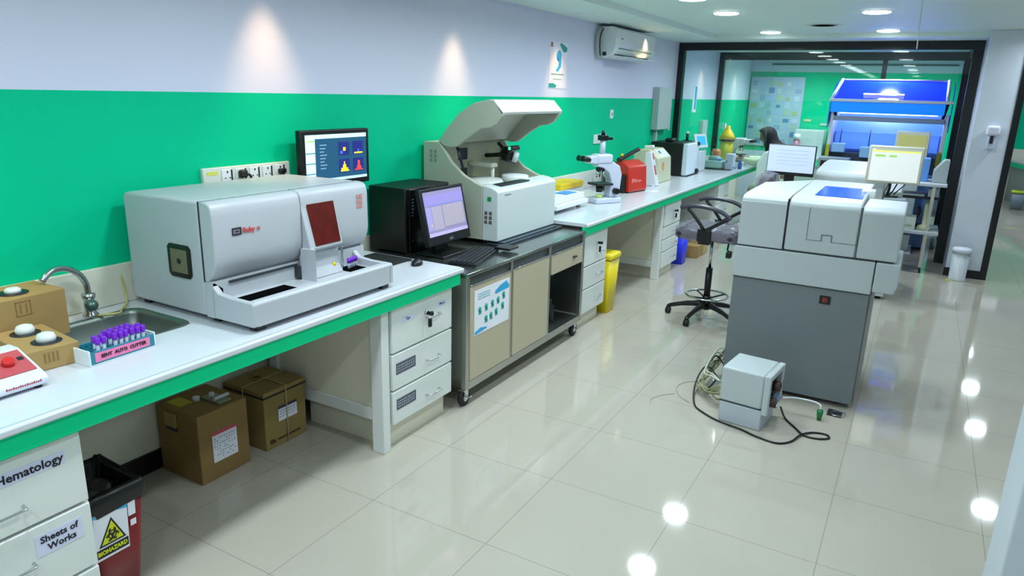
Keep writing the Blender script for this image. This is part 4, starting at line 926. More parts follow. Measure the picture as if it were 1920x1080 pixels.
m.build('right_cover', mach, t)
MB().box(1.2685, 1.2775, 2.863, 3.85, 0.934, 1.235).build('seam', black, t)
m = MB(); m.box(1.665, 1.6715, 2.862, 3.3, 0.934, 1.225); m.build('seam', mat('soft_seam', '#5f696b', 0.6), t)
m = MB()
for a in (1.395, 1.665): m.box(a, a+0.003, 2.8565, 2.858, 1.008, 1.2)
m.box(1.395, 1.48, 2.8565, 2.858, 1.008, 1.011); m.box(1.53, 1.667, 2.8565, 2.858, 1.008, 1.011); m.build('flap_outline', mat('soft_seam', '#5f696b', 0.6), t)
m = MB(); m.box(1.475, 1.535, 2.855, 2.858, 1.045, 1.05); m.box(1.475, 1.481, 2.855, 2.858, 1.012, 1.046); m.box(1.529, 1.535, 2.855, 2.858, 1.012, 1.046); m.build('flap_latch', mat('latch_dark', '#6c7678', 0.6), t)
m = MB(); m.slab([(1.39, 3.04, 1.2545), (1.65, 3.04, 1.2545), (1.65, 3.52, 1.260), (1.39, 3.52, 1.260)], 0.004); m.build('blue_display', mat('display_blue', '#1c4fb4', 0.12, emit=0.25), t)
MB().box(1.515, 1.575, 2.866, 2.873, 0.635, 0.685, bev=0.002).build('power_switch', black, t)
MB().box(1.53, 1.56, 2.862, 2.866, 0.645, 0.675, bev=0.002).build('red_rocker', mat('rocker_red', '#7c2a28', 0.4), t)
m = MB(); m.box(1.62, 1.70, 3.34, 3.42, 1.20, 1.275, bev=0.01); m.build('bottle_cap_block', white, t)
for x, y in ((1.06, 2.97), (1.69, 2.97), (1.06, 3.58), (1.69, 3.58)):
    m = MB(); m.box(x-0.02, x+0.02, y-0.02, y+0.02, 0.0, 0.036, bev=0.004); m.build('castor', rubber, t)

# pump unit
t = thing('pump_unit', 'small grey-white pump box on the floor in front of the large floor analyzer', 'pump', (1.27, 2.42, 0), R(-6))
def W_(m, name, mt_, par=None): return m.build(name, mt_, par or t, world=False)
W_(MB().box(-0.135, 0.105, -0.13, 0.13, 0.0, 0.125, bev=0.008), 'lower_case', mat('pump_low', '#b9c2ca', 0.45))
m = MB(); m.box(-0.14, 0.10, -0.135, 0.15, 0.13, 0.335, bev=0.012); W_(m, 'upper_cover', mach)
W_(MB().box(-0.135, 0.115, -0.128, 0.128, 0.124, 0.131), 'seam', seam)
W_(MB().box(0.10, 0.135, -0.135, -0.10, 0.10, 0.335, bev=0.006), 'side_cheek', mach)
W_(MB().box(0.10, 0.135, 0.11, 0.15, 0.10, 0.335, bev=0.006), 'side_cheek', mach)
W_(MB().box(0.10, 0.135, -0.10, 0.11, 0.30, 0.335, bev=0.006), 'side_cheek', mach)
W_(MB().box(0.1005, 0.104, -0.10, 0.11, 0.10, 0.30), 'pump_bay', dark)
m = MB(); m.cyl((0.104, 0.03, 0.23), (0.15, 0.03, 0.23), 0.03); m.cyl((0.104, -0.03, 0.15), (0.15, -0.03, 0.15), 0.028); W_(m, 'motor', mat('motor_brown', '#54403a', 0.4, metal=0.4))
m = MB(); m.cyl((0.15, 0.03, 0.26), (0.158, 0.03, 0.26), 0.012); m.cyl((0.15, -0.03, 0.135), (0.162, -0.03, 0.135), 0.013); W_(m, 'fitting', chrome)
m = MB(); m.box(0.105, 0.15, -0.02, 0.08, 0.135, 0.165, bev=0.006); W_(m, 'blue_hose_block', mat('hose_blue', '#7f93b8', 0.4))
# black power lead
t = MB().tube([(1.42, 2.56, 0.06), (1.46, 2.52, 0.010), (1.53, 2.43, 0.006), (1.585, 2.36, 0.006), (1.66, 2.36, 0.006), (1.71, 2.40, 0.006), (1.69, 2.44, 0.006), (1.62, 2.42, 0.007), (1.57, 2.34, 0.012), (1.535, 2.24, 0.006), (1.47, 2.18, 0.006), (1.36, 2.20, 0.006), (1.27, 2.24, 0.006), (1.13, 2.28, 0.006), (1.03, 2.34, 0.006), (0.96, 2.41, 0.006), (0.91, 2.55, 0.02), (0.885, 2.70, 0.06), (0.90, 2.80, 0.11), (0.93, 2.84, 0.10), (0.98, 2.80, 0.05), (0.97, 2.66, 0.03)], 0.0055, n=8, smooth_n=6).build('power_lead', black, world=Vector((1.4, 2.3, 0)))
tag(t, 'long black power lead looping on the floor around the pump box', 'cable')
tub = mat('olive_tubing', '#8f8f6c', 0.35)
t = thing('tubing_bundle', 'tangle of olive tubes between the pump box and the left side of the floor analyzer', 'tubes', (1.0, 2.7, 0))
for k in range(7):
    rnd = lambda s: random.uniform(-s, s)
    MB().tube([(0.992, 3.15+0.03*k, 0.12+0.015*k), (0.95+rnd(.02), 3.02, 0.12+rnd(.03)), (0.93+rnd(.03), 2.88, 0.09+rnd(.04)), (0.92+rnd(.03), 2.74, 0.06+rnd(.03)), (0.93+rnd(.03), 2.64, 0.05+rnd(.03)), (0.99+rnd(.02), 2.56, 0.04+rnd(.015)+0.01), (1.06, 2.50+rnd(.05), 0.05+0.01*k), (1.115, 2.46+0.012*k, 0.06+0.012*k)], 0.006, n=6, smooth_n=5).build('tube', tub, t)
for k in range(3):
    MB().tube([(0.99, 2.95+0.02*k, 0.10+0.05*k), (0.94, 2.92, 0.16+0.02*k), (0.93, 2.78-0.05*k, 0.13), (1.0, 2.66-0.03*k, 0.14), (1.06, 2.58, 0.13), (1.12, 2.53, 0.15+0.02*k)], 0.005, n=6, smooth_n=5).build('tube', mat('clear_tubing', '#c2c6b4', 0.25) if k else mat('black_tubing', '#1b1c1c', 0.4), t)
t = MB().tube([(0.72, 2.30, 0.003), (0.70, 2.37, 0.003), (0.74, 2.46, 0.003), (0.80, 2.52, 0.003)], 0.0015, n=5, smooth_n=5).build('wire', mat('thin_grey_wire', '#8f9a96', 0.4), world=Vector((0.72, 2.35, 0))); tag(t, 'short thin grey wire lying on the floor left of the tubing tangle', 'wire')
t = MB().tube([(0.92, 2.44, 0.004), (0.84, 2.50, 0.003), (0.78, 2.62, 0.003), (0.80, 2.74, 0.003), (0.88, 2.80, 0.004), (0.92, 2.76, 0.02)], 0.0016, n=5, smooth_n=5).build('wire', mat('thin_grey_wire', '#8f9a96', 0.4), world=Vector((0.82, 2.6, 0))); tag(t, 'thin grey wire curving on the floor out of the tubing tangle', 'wire')
t = thing('drain_connector', 'green drain plug on a white tube between the pump box and floor analyzer corner', 'connector', (1.62, 2.62, 0))
MB().tube([(1.42, 2.60, 0.10), (1.48, 2.64, 0.10), (1.58, 2.66, 0.095), (1.625, 2.64, 0.09), (1.63, 2.635, 0.065)], 0.005, smooth_n=5).build('white_tube', white, t)
m = MB(); m.lathe([(0, 0.0), (0.012, 0.0), (0.018, 0.05), (0.018, 0.06), (0, 0.062)], c=(1.63, 2.63, 0.001)); m.build('green_plug', mat('plug_green', '#0f7a3c', 0.4), t)
t = thing('floor_bracket', 'small metal bracket on the floor under the right corner of the floor analyzer', 'bracket', (1.70, 2.80, 0))
m = MB(); m.box(1.66, 1.74, 2.73, 2.82, 0.0005, 0.008, bev=0.002); m.build('plate', dark, t)
m = MB(); m.tube([(1.69, 2.73, 0.010), (1.75, 2.74, 0.010), (1.75, 2.80, 0.010), (1.69, 2.79, 0.010)], 0.0025, closed=True, smooth_n=4); m.build('ring', chrome, t)

# ------------------------------------------------------------------ laboratory stool with arms
CX, CY = 0.53, 4.20
t = thing('laboratory_chair', 'high black laboratory chair with plastic-wrapped seat and ring footrest, behind the floor analyzer', 'chair', (CX, CY, 0))
m = MB()
m.cyl((CX, CY, 0.085), (CX, CY, 0.15), 0.04, 0.034); bs = m.build('base_hub', black, t)
for k in range(5):
    a = R(185+72*k); dx, dy = math.cos(a), math.sin(a)
    m = MB(); P_ = [Vector((CX+dx*0.03, CY+dy*0.03, 0.125)), Vector((CX+dx*0.16, CY+dy*0.16, 0.11)), Vector((CX+dx*0.29, CY+dy*0.29, 0.075)), Vector((CX+dx*0.315, CY+dy*0.315, 0.055))]
    m.tube(P_, 0.02, smooth_n=3, radii=[0.027, 0.022, 0.018, 0.017, 0.016]); lg = m.build('leg', black, t)
    m = MB(); ex, ey = CX+dx*0.31, CY+dy*0.31
    m.lathe([(0.0, -0.022), (0.02, -0.022), (0.025, -0.018), (0.025, 0.018), (0.02, 0.022), (0, 0.022)], axis='x', c=(ex, ey, 0.0255)); m.box(ex-0.02, ex+0.02, ey-0.02, ey+0.02, 0.03, 0.056, bev=0.006); m.build('castor', black, lg)
MB().cyl((CX, CY, 0.15), (CX, CY, 0.44), 0.027).build('gas_cover', black, t)
MB().cyl((CX, CY, 0.44), (CX, CY, 0.70), 0.013).build('gas_column', chrome, t)
m = MB(); m.tube([(CX+0.17*math.cos(R(a)), CY+0.17*math.sin(R(a)), 0.205) for a in range(0, 360, 15)], 0.009, closed=True)
m.build('foot_ring', chrome, t)
m = MB()
for k in range(4):
    a = R(45+90*k); m.tube([(CX+0.02*math.cos(a), CY+0.02*math.sin(a), 0.175), (CX+0.17*math.cos(a), CY+0.17*math.sin(a), 0.203)], 0.007)
m.cyl((CX, CY, 0.16), (CX, CY, 0.20), 0.035); m.build('ring_spokes', black, t)
m = MB(); m.box(CX-0.25, CX+0.23, CY-0.25, CY+0.25, 0.70, 0.785, bev=0.04, seg=4); m.build('seat', mat('seat_black', '#26242c', 0.6), t)
wrap = mat('plastic_wrap', '#9a97a6', 0.12, alpha=0.42, bump=0.7, nscale=22)
m = MB(); r_ = bmesh.ops.create_cube(m.bm, size=1)
bmesh.ops.subdivide_edges(m.bm, edges=m.bm.edges[:], cuts=14, use_grid_fill=True)
for v in m.bm.verts:
    p = v.co*2; q = Vector((p.x, p.y, p.z)); mxy = max(abs(p.x), abs(p.y)); ln = math.hypot(p.x, p.y) or 1
    s_ = 0.35*mxy/ln+0.65; w = 0.008*math.sin(p.x*11+p.z*7)+0.008*math.sin(p.y*13+p.x*5)
    v.co = Vector((CX-0.01+p.x*0.262*s_, CY+p.y*0.268*s_, 0.745+p.z*0.05*(1-0.25*mxy**4)+w))
for f in m.bm.faces: f.smooth = True
m.build('seat_wrap', wrap, t)
MB().box(CX-0.10, CX+0.26, CY-0.07, CY+0.07, 0.67, 0.70, bev=0.006).build('mechanism', black, t)
for s_ in (-1, 1):
    y = CY+s_*0.265
    m = MB(); m.box(CX-0.06, CX+0.05, y-0.012, y+0.012, 0.70, 0.80, bev=0.006); m.box(CX-0.05, CX+0.04, min(y, y-s_*0.1), max(y, y-s_*0.1), 0.68, 0.70)
    m.tube([(CX-0.01, y, 0.79), (CX-0.07, y, 0.87), (CX-0.15, y, 0.955)], 0.014, smooth_n=3); m.tube([(CX+0.0, y, 0.79), (CX+0.09, y, 0.85), (CX+0.17, y, 0.90)], 0.014, smooth_n=3)
    ar = m.build('arm_bracket', black, t)
    m = MB(); m.tube([(CX-0.21, y, 0.955), (CX-0.15, y, 0.972), (CX-0.05, y, 0.978), (CX+0.06, y, 0.965), (CX+0.14, y, 0.935), (CX+0.185, y, 0.895)], 0.017, smooth_n=4); m.build('arm_pad', mat('arm_sheen', '#3a3d48', 0.25), ar)
m = MB(); m.box(CX+0.22, CX+0.255, CY-0.03, CY+0.03, 0.62, 0.90, bev=0.006); m.tube([(CX+0.24, CY, 0.88), (CX+0.27, CY, 0.95), (CX+0.30, CY, 1.02)], 0.014); m.build('back_bar', black, t)
Mb = Matrix.Translation((CX+0.335, CY, 1.05)) @ Matrix.Rotation(R(14), 4, 'Y')
m = MB(); m.box(-0.03, 0.03, -0.20, 0.20, -0.15, 0.19, bev=0.028, seg=4, M=Mb); m.build('backrest', mat('seat_black', '#26242c'), t)
m = MB(); r_ = bmesh.ops.create_cube(m.bm, size=1); bmesh.ops.subdivide_edges(m.bm, edges=m.bm.edges[:], cuts=12, use_grid_fill=True)
for v in m.bm.verts:
    p = v.co*2; w = 0.008*math.sin(p.z*12+p.y*6)+0.006*math.sin(p.y*14+p.z*9)
    v.co = Mb @ Vector((p.x*0.042+w, p.y*0.222*(1-0.08*p.z*p.z), 0.02+p.z*0.19*(1-0.08*p.y*p.y)))
for f in m.bm.faces: f.smooth = True
m.build('back_wrap', wrap, t)
m = MB(); m.tube([(CX+0.16, CY-0.12, 0.69), (CX+0.18, CY-0.24, 0.66), (CX+0.2, CY-0.26, 0.64)], 0.007); m.box(CX+0.18, CX+0.22, CY-0.29, CY-0.23, 0.60, 0.65, bev=0.008); m.build('lever', black, t)

# ------------------------------------------------------------------ bins by the cabinets
t = thing('yellow_bin', 'tall narrow yellow waste bin beyond the small white cabinet by the cart', 'bin', (-0.37, 3.95, 0))
frus(-0.50, -0.19, 3.82, 4.02, 0.0, 0.46, 0.02).build('body', yellow, t)
MB().box(-0.51, -0.18, 3.81, 4.03, 0.462, 0.52, bev=0.02).build('lid', yellow, t)
t = thing('blue_bin', 'bright blue waste bin on the floor beside the key-locked far cabinet', 'bin', (-0.32, 6.08, 0))
frus(-0.46, -0.20, 5.98, 6.16, 0.0, 0.34, 0.015).build('body', mat('bin_blue', '#2a3cf0', 0.4), t)
t = thing('cardboard_box', 'small brown cardboard box under the far bench next to the blue bin', 'box', (-0.3, 6.5, 0))
MB().box(-0.42, -0.16, 6.42, 6.62, 0.0, 0.14, bev=0.004).build('carton', cardb, t)
MB().box(-0.39, -0.15, 6.625, 6.82, 0.0, 0.24, bev=0.004).build('open_flap', mat('card_light', '#b9a27a', 0.8), t)

# ------------------------------------------------------------------ far bench equipment
t = thing('instrument_tray', 'low white balance with steel feet under papers, on the far bench beside the open-lid analyzer', 'balance', (-0.75, 3.72, 0.8605))
MB().box(-0.90, -0.53, 3.45, 4.06, 0.895, 0.935, bev=0.008).build('housing', white, t)
m = MB()
for x in (-0.88, -0.60):
    for y in (3.50, 4.0): m.cyl((x, y, 0.8606), (x, y, 0.896), 0.018)
m.build('feet', chrome, t)
t = thing('document_pile', 'pile of white paper sheets and bags on the bench left of the microscope', 'papers', (-0.72, 3.75, 0.9355))
m = MB(); m.box(-0.95, -0.57, 3.48, 4.05, 0.936, 0.985, bev=0.004); m.build('sheets', paper, t)
m = MB(); m.slab([(-0.72, 3.78, 0.99), (-0.60, 3.76, 0.99), (-0.60, 3.96, 0.99), (-0.72, 3.98, 0.99)], 0.003); m.build('blue_sheet', mat('print_blue', '#5a9be8', 0.6), t)
MB().box(-0.97, -0.76, 4.07, 4.46, 0.8606, 0.985, bev=0.006).build('storage_box', white, thing('storage_box', 'low white box by the wall under the yellow box, behind the white microscope', 'box', (-0.86, 4.26, 0.8606)))
m = MB(); m.box(-0.95, -0.745, 3.95, 4.42, 0.9855, 1.04, bev=0.008); t_ = m.build('yellow_box', mat('deep_yellow', '#ecc814', 0.4), world=Vector((-0.85, 4.2, 0.9855))); tag(t_, 'flat yellow box on the paper pile left of the microscope', 'box')
t_['label'] = 'flat bright yellow box lying on the paper pile left of the microscope'

def microscope(name, label, c, rz, sc=1.0, cam_=True):
    """local: base along +x (user side +x), stage above"""
    t = thing(name, label, 'microscope', c, rz)
    wm = mat('microscope_white', '#ccd3e6', 0.35); Q = Matrix.Diagonal((sc, sc, sc, 1))
    def B(m, n, mt_): 
        for v in m.bm.verts: v.co = Q @ v.co
        return m.build(n, mt_, t, world=False)
    B(MB().box(-0.16, 0.13, -0.09, 0.09, 0.0, 0.05, bev=0.012), 'base', wm)
    m = MB(); m.prism([(-0.16, 0.05), (-0.18, 0.26), (-0.15, 0.34), (-0.06, 0.385), (0.09, 0.385), (0.11, 0.34), (0.04, 0.325), (-0.03, 0.28), (-0.06, 0.20), (-0.05, 0.05)], -0.05, 0.05, 'y', bev=0.01); B(m, 'arm', wm)
    B(MB().box(-0.06, 0.12, -0.08, 0.08, 0.165, 0.185, bev=0.003), 'stage', dark)
    m = MB(); m.cyl((0.04, 0, 0.10), (0.04, 0, 0.16), 0.03, 0.035); B(m, 'condenser', black)
    m = MB(); m.cyl((0.04, 0, 0.05), (0.04, 0, 0.075), 0.032); B(m, 'lamp', mat('lamp_glass', '#e9ec8a', 0.2))
    m = MB(); m.lathe([(0, 0.30), (0.045, 0.30), (0.04, 0.325), (0, 0.33)], c=(0.04, 0, 0))
    B(m, 'nosepiece', black)
    for k, a in enumerate((0, 120, 240)):
        m = MB(); dx, dy = 0.026*math.cos(R(a)), 0.026*math.sin(R(a)); m.cyl((0.04+dx, dy, 0.305), (0.04+dx*1.7, dy*1.7, 0.235), 0.013, 0.008); B(m, 'objective', chrome)
    m = MB(); m.box(-0.06, 0.12, -0.06, 0.06, 0.36, 0.45, bev=0.02); m.prism([(0.02, 0.40), (0.08, 0.44), (0.20, 0.43), (0.20, 0.37), (0.10, 0.36)], -0.05, 0.05, 'y', bev=0.01); B(m, 'head', wm)
    for s_ in (-1, 1):
        m = MB(); m.cyl((0.19, s_*0.032, 0.40), (0.275, s_*0.034, 0.415), 0.022, 0.026); B(m, 'eyepiece', black)
    for s_ in (-1, 1):
        m = MB(); m.cyl((-0.10, s_*0.05, 0.11), (-0.10, s_*0.095, 0.11), 0.028); B(m, 'focus_knob', black)
    if cam_:
        m = MB(); m.cyl((0.03, 0, 0.45), (0.03, 0, 0.57), 0.026); B(m, 'photo_tube', wm)
        m = MB(); m.box(-0.01, 0.07, -0.035, 0.035, 0.57, 0.62, bev=0.008); m.cyl((0.03, 0, 0.62), (0.03, 0, 0.66), 0.02, 0.014); m.box(-0.07, 0.0, -0.02, 0.02, 0.575, 0.60, bev=0.004); B(m, 'camera', black)
    return t
microscope('microscope', 'white microscope with camera tube on top, on the far bench beside the red device', (-0.53, 4.36, 0.8605), R(-120), 0.96)
# red centrifuge
t = thing('centrifuge', 'red device with black base and tilted black handle, right of the microscope', 'centrifuge', (-0.64, 5.22, 0.8605), R(-12))
def B(m, n, mt_, sub=0): return m.build(n, mt_, t, world=False)
m = MB(); m.prism([(-0.15, 0.0), (-0.15, 0.22), (-0.05, 0.31), (0.02, 0.31), (0.11, 0.26), (0.13, 0.02), (0.10, 0.0)], -0.12, 0.20, 'y', bev=0.015); B(m, 'housing', mat('device_red', '#c5301f', 0.35))
m = MB(); m.box(-0.16, 0.09, -0.17, -0.125, 0.0, 0.18, bev=0.01); B(m, 'side_block', black)
m = MB(); m.box(-0.15, 0.11, -0.12, 0.2, -0.0, 0.012); B(m, 'base', black)
m = MB(); m.tube([(0.0, -0.16, 0.32), (0.0, -0.05, 0.345), (0.0, 0.08, 0.38), (0.0, 0.2, 0.41)], 0.02, smooth_n=3); B(m, 'handle', black)
m = MB(); m.ball((0, -0.10, 0.365), 0.015); B(m, 'yellow_knob', yellow)
m = MB(); 
for k in range(6): m.box(0.122, 0.1275, -0.08+k*0.03, -0.062+k*0.03, 0.10+0.008*(k % 2), 0.14-0.004*k, bev=0.001)
B(m, 'printed_lettering', mat('pale_red_print', '#e58a84', 0.6))
# dark bottles behind it
for q, (x, y, lb, mt_) in enumerate(((-0.88, 5.28, 'dark grey bottle behind the red device by the wall', mat('bottle_grey', '#5d6f66', 0.3)), (-0.92, 5.50, 'brown-green reagent bottle by the wall between the red device and white stand', mat('bottle_olive', '#79805a', 0.3)))):
    t = thing('reagent_bottle', lb, 'bottle', (x, y, 0.8605))
    MB().lathe([(0, 0.8606), (0.045, 0.8606), (0.048, 0.87), (0.048, 1.03), (0.02, 1.07), (0.018, 1.10), (0, 1.10)], c=(x, y, 0)).build('glass_body', mt_, t)
    MB().lathe([(0, 1.10), (0.022, 1.10), (0.022, 1.125), (0, 1.127)], c=(x, y, 0)).build('cap', dark, t)
t = thing('upright_tester', 'narrow tall white tester with red marks standing between the red device and cream device', 'tester', (-0.57, 5.85, 0.8605))
m = MB(); m.prism([(-0.66, 0.862), (-0.66, 1.215), (-0.60, 1.22), (-0.52, 0.90), (-0.51, 0.862)], 5.80, 5.90, 'y', bev=0.006); m.build('housing', mat('tester_white', '#dfe4ea', 0.35), t)
m = MB(); m.slab([(-0.594, 5.845, 1.205), (-0.577, 5.845, 1.14), (-0.577, 5.875, 1.14), (-0.594, 5.875, 1.205)], 0.002); m.slab([(-0.562, 5.83, 1.08), (-0.537, 5.83, 0.98), (-0.537, 5.87, 0.98), (-0.562, 5.87, 1.08)], 0.002)
m.build('red_marks', mat('mark_red', '#c03a3c', 0.5), t)
t = thing('cream_device', 'cream benchtop device with sloped panel and orange mark, left of the black and white analyzer', 'device', (-0.7, 6.3, 0.8605))
m = MB(); m.prism([(-0.88, 0.862), (-0.88, 1.19), (-0.82, 1.225), (-0.70, 1.225), (-0.60, 1.13), (-0.58, 0.862)], 6.05, 6.52, 'y', bev=0.008); m.build('housing', mat('device_cream', '#c9caae', 0.45), t)
m = MB(); m.slab([(-0.69, 6.20, 1.218), (-0.607, 6.20, 1.139), (-0.607, 6.48, 1.139), (-0.69, 6.48, 1.218)], 0.003); m.build('sloped_panel', mat('panel_ice', '#d8e6f0', 0.3), t)
m = MB(); m.cyl((-0.655, 6.26, 1.188), (-0.651, 6.26, 1.192), 0.022); m.build('teal_button', teal, t)
m = MB(); m.box(-0.595, -0.586, 6.20, 6.25, 1.0, 1.08); m.build('orange_mark', mat('mark_orange', '#e29a58', 0.5), t)
m = MB(); m.box(-0.80, -0.74, 6.15, 6.22, 1.2255, 1.26, bev=0.006); m.cyl((-0.70, 6.14, 1.2255), (-0.70, 6.14, 1.27), 0.02); m.build('top_caps', white, t)
t = thing('small_card', 'small white card standing at the front of the far bench by the white tester', 'card', (-0.44, 5.42, 0.8605))
m = MB(); m.box(-0.48, -0.36, 5.33, 5.47, 0.8606, 0.863); m.slab([(-0.44, 5.36, 0.863), (-0.40, 5.36, 0.935), (-0.40, 5.45, 0.935), (-0.44, 5.45, 0.863)], 0.002); m.build('card', paper, t)
m = MB(); m.slab([(-0.425, 5.38, 0.891), (-0.413, 5.38, 0.912), (-0.413, 5.43, 0.912), (-0.425, 5.43, 0.891)], 0.0008); m.build('teal_print', mat('teal_print', '#1c9c93'), t)

t = thing('black_white_analyzer', 'benchtop analyzer with black side and white front, before the glass partition', 'analyzer', (-0.8, 7.2, 0.8605))
m = MB(); m.box(-1.0, -0.60, 6.96, 7.46, 0.865, 1.255, bev=0.006); m.build('black_case', mat('case_black', '#121012', 0.4), t)
m = MB(); m.box(-0.60, -0.535, 6.96, 7.46, 0.868, 1.25, bev=0.012); m.build('white_front', mat('front_white', '#d6e2ee', 0.35), t)
m = MB(); m.box(-0.60, -0.52, 6.955, 7.46, 0.861, 0.868); m.build('base_strip', dark, t)
m = MB(); m.ball((-0.52, 7.36, 0.905), 0.028); m.ball((-0.53, 7.38, 1.235), 0.024); m.build('black_knobs', black, t)
t = MB().box(-0.86, -0.76, 7.05, 7.2, 1.2555, 1.30, bev=0.015); t = t.build('black_pouch', black, world=Vector((-0.81, 7.12, 1.2555))); tag(t, 'small black pouch lying on top of the black and white analyzer', 'pouch')
t = thing('touchscreen_device', 'white device with a tilted blue touchscreen behind the left post of the glass partition', 'device', (-0.66, 7.75, 0.8605))
m = MB(); m.box(-0.84, -0.56, 7.60, 7.90, 0.862, 1.13, bev=0.012); m.build('housing', mat('front_white', '#d6e2ee'), t)
Mq = Matrix.Translation((-0.60, 7.72, 1.25)) @ Matrix.Rotation(R(-25), 4, 'Z') @ Matrix.Rotation(R(-18), 4, 'Y')
m = MB(); m.box(-0.015, 0.012, -0.115, 0.115, -0.09, 0.09, bev=0.008, M=Mq); hd = m.build('screen_housing', white, t)
m = MB(); m.box(0.012, 0.014, -0.08, 0.08, -0.055, 0.06, M=Mq); m.build('blue_screen', mat('touch_blue', '#3fa4f6', 0.3, emit=0.35), hd)
m = MB(); m.cyl((-0.63, 7.73, 1.12), (-0.62, 7.72, 1.2), 0.02); m.build('stand', black, t)
m = MB(); m.box(-0.83, -0.72, 7.66, 7.78, 1.1305, 1.25, bev=0.01); m.cyl((-0.78, 7.72, 1.25), (-0.78, 7.72, 1.33), 0.018); t_ = thing('wash_bottle', 'dark bottle with white top standing on the touchscreen device', 'bottle', (-0.78, 7.72, 1.131))
m.build('bottle_body', dark, t_); MB().cyl((-0.78, 7.72, 1.331), (-0.78, 7.72, 1.36), 0.022).build('white_cap', white, t_)

# seen through the partition
t = thing('small_centrifuge', 'clear-topped white device on a dark mat on the bench just behind the glass partition', 'device', (-0.5, 8.35, 0.8605))
m = MB(); m.box(-0.66, -0.40, 8.12, 8.42, 0.875, 0.975, bev=0.02); m.build('housing', mat('pale_aqua', '#b8d4cf', 0.3), t)
m = MB(); m.lathe([(0, 0.975), (0.09, 0.975), (0.085, 1.01), (0.05, 1.03), (0, 1.035)], c=(-0.53, 8.27, 0)); m.build('lid', mat('lid_aqua', '#8fb6b8', 0.2), t)
m = MB(); m.box(-0.47, -0.42, 8.16, 8.26, 0.976, 1.0, bev=0.004); m.build('blue_button', mat('print_blue', '#5a9be8'), t)
m = MB(); m.box(-0.70, -0.28, 8.10, 8.48, 0.8606, 0.868, bev=0.002); t_ = m.build('bench_mat', dark, world=Vector((-0.5, 8.3, 0.8606))); tag(t_, 'dark flat mat under the clear-topped device behind the glass partition', 'mat')
# lift device clear of the mat
t = thing('orange_container', 'orange plastic container between the clear-topped device and the yellow sharps bin', 'container', (-0.60, 8.62, 0.8605))
MB().lathe([(0, 0.8606), (0.055, 0.8606), (0.065, 1.06), (0.05, 1.10), (0, 1.105)], c=(-0.60, 8.58, 0)).build('body', mat('tub_orange', '#d9824a', 0.4), t)
t = thing('sharps_bin', 'yellow sharps container with black band and domed lid on the bench behind the glass', 'container', (-0.55, 8.95, 0.8605))
m = MB(); m.lathe([(0, 0.8606), (0.08, 0.8606), (0.095, 1.20), (0, 1.20)], c=(-0.55, 8.92, 0), n=24); m.build('body', mat('sharps_yellow', '#c3b80e', 0.4), t)
m = MB(); m.lathe([(0, 1.20), (0.11, 1.20), (0.11, 1.225), (0, 1.225)], c=(-0.55, 8.92, 0), n=24); m.build('band', black, t)
m = MB(); m.lathe([(0, 1.225), (0.115, 1.225), (0.09, 1.29), (0.05, 1.35), (0.03, 1.38), (0.03, 1.41), (0, 1.412)], c=(-0.55, 8.92, 0), n=24); m.build('lid', mat('sharps_orange', '#e6b80e', 0.35), t)
MB().box(-0.64, -0.60, 8.95, 9.0, 1.35, 1.44).build('white_tag', paper, t)
t = thing('tissue_box', 'white carton with purple print at the bench edge behind the glass partition', 'box', (-0.33, 8.36, 0.8605))
MB().box(-0.375, -0.275, 8.20, 8.36, 0.8685, 1.07, bev=0.004).build('carton', mat('carton_lilac', '#dcdcf4', 0.5), t)
m = MB(); m.box(-0.36, -0.345, 8.1985, 8.20, 0.95, 0.99); m.box(-0.2752, -0.274, 8.22, 8.34, 0.88, 0.90); m.build('purple_print', mat('print_purple', '#7a6ac8', 0.6), t)
t = thing('ink_bottle', 'tiny dark blue bottle at the front edge of the bench beside the white carton', 'bottle', (-0.23, 8.5, 0.8605))
MB().lathe([(0, 0.8606), (0.026, 0.8606), (0.026, 0.94), (0.012, 0.955), (0.012, 0.975), (0, 0.975)], c=(-0.23, 8.45, 0)).build('bottle_body', mat('deep_blue', '#2030a8', 0.3), t)
microscope('microscope', 'grey-white microscope on the bench in front of the seated person behind the glass', (-0.42, 9.12, 0.8605), R(-8), 0.85, cam_=False)
t = thing('lab_device', 'dark-topped small instrument beside the microscope behind the glass partition', 'device', (-0.33, 8.80, 0.8605))
MB().box(-0.45, -0.26, 8.66, 8.86, 0.8606, 0.93, bev=0.01).build('base', mat('pale_aqua', '#b8d4cf'), t)
MB().box(-0.43, -0.28, 8.68, 8.84, 0.93, 0.965, bev=0.01).build('top', mat('device_slate', '#4e5f62', 0.4), t)

# ------------------------------------------------------------------ things on the left wall
t = thing('air_conditioner', 'white wall-mounted air conditioner high on the left wall with its louvre open', 'air conditioner', (-0.95, 5.85, 2.15))
m = MB(); m.prism([(XW, 2.445), (-0.90, 2.445), (-0.86, 2.42), (-0.855, 2.27), (-0.88, 2.20), (-0.95, 2.155), (XW, 2.15)], 5.28, 6.42, 'y', bev=0.012); m.build('body', mat('ac_white', '#dbe2e4', 0.3), t)
m = MB(); m.slab([(-0.862, 5.36, 2.245), (-0.905, 5.36, 2.178), (-0.905, 6.34, 2.178), (-0.862, 6.34, 2.245)], 0.004); m.build('air_outlet', black, t)
m = MB(); m.slab([(-0.80, 5.38, 2.16), (-0.90, 5.38, 2.165), (-0.90, 6.32, 2.165), (-0.80, 6.32, 2.16)], 0.006); m.build('louvre', mat('ac_white', '#dbe2e4'), t)
MB().box(-0.8555, -0.8535, 5.40, 5.44, 2.33, 2.34).build('badge', dark, t)
MB().box(-1.0, -0.96, 5.277, 5.2795, 2.17, 2.205).build('side_clip', dark, t)
t = thing('conduit', 'white wrapped air-conditioner pipes running down the wall left of the unit', 'pipe', (XW, 5.22, 2.3))
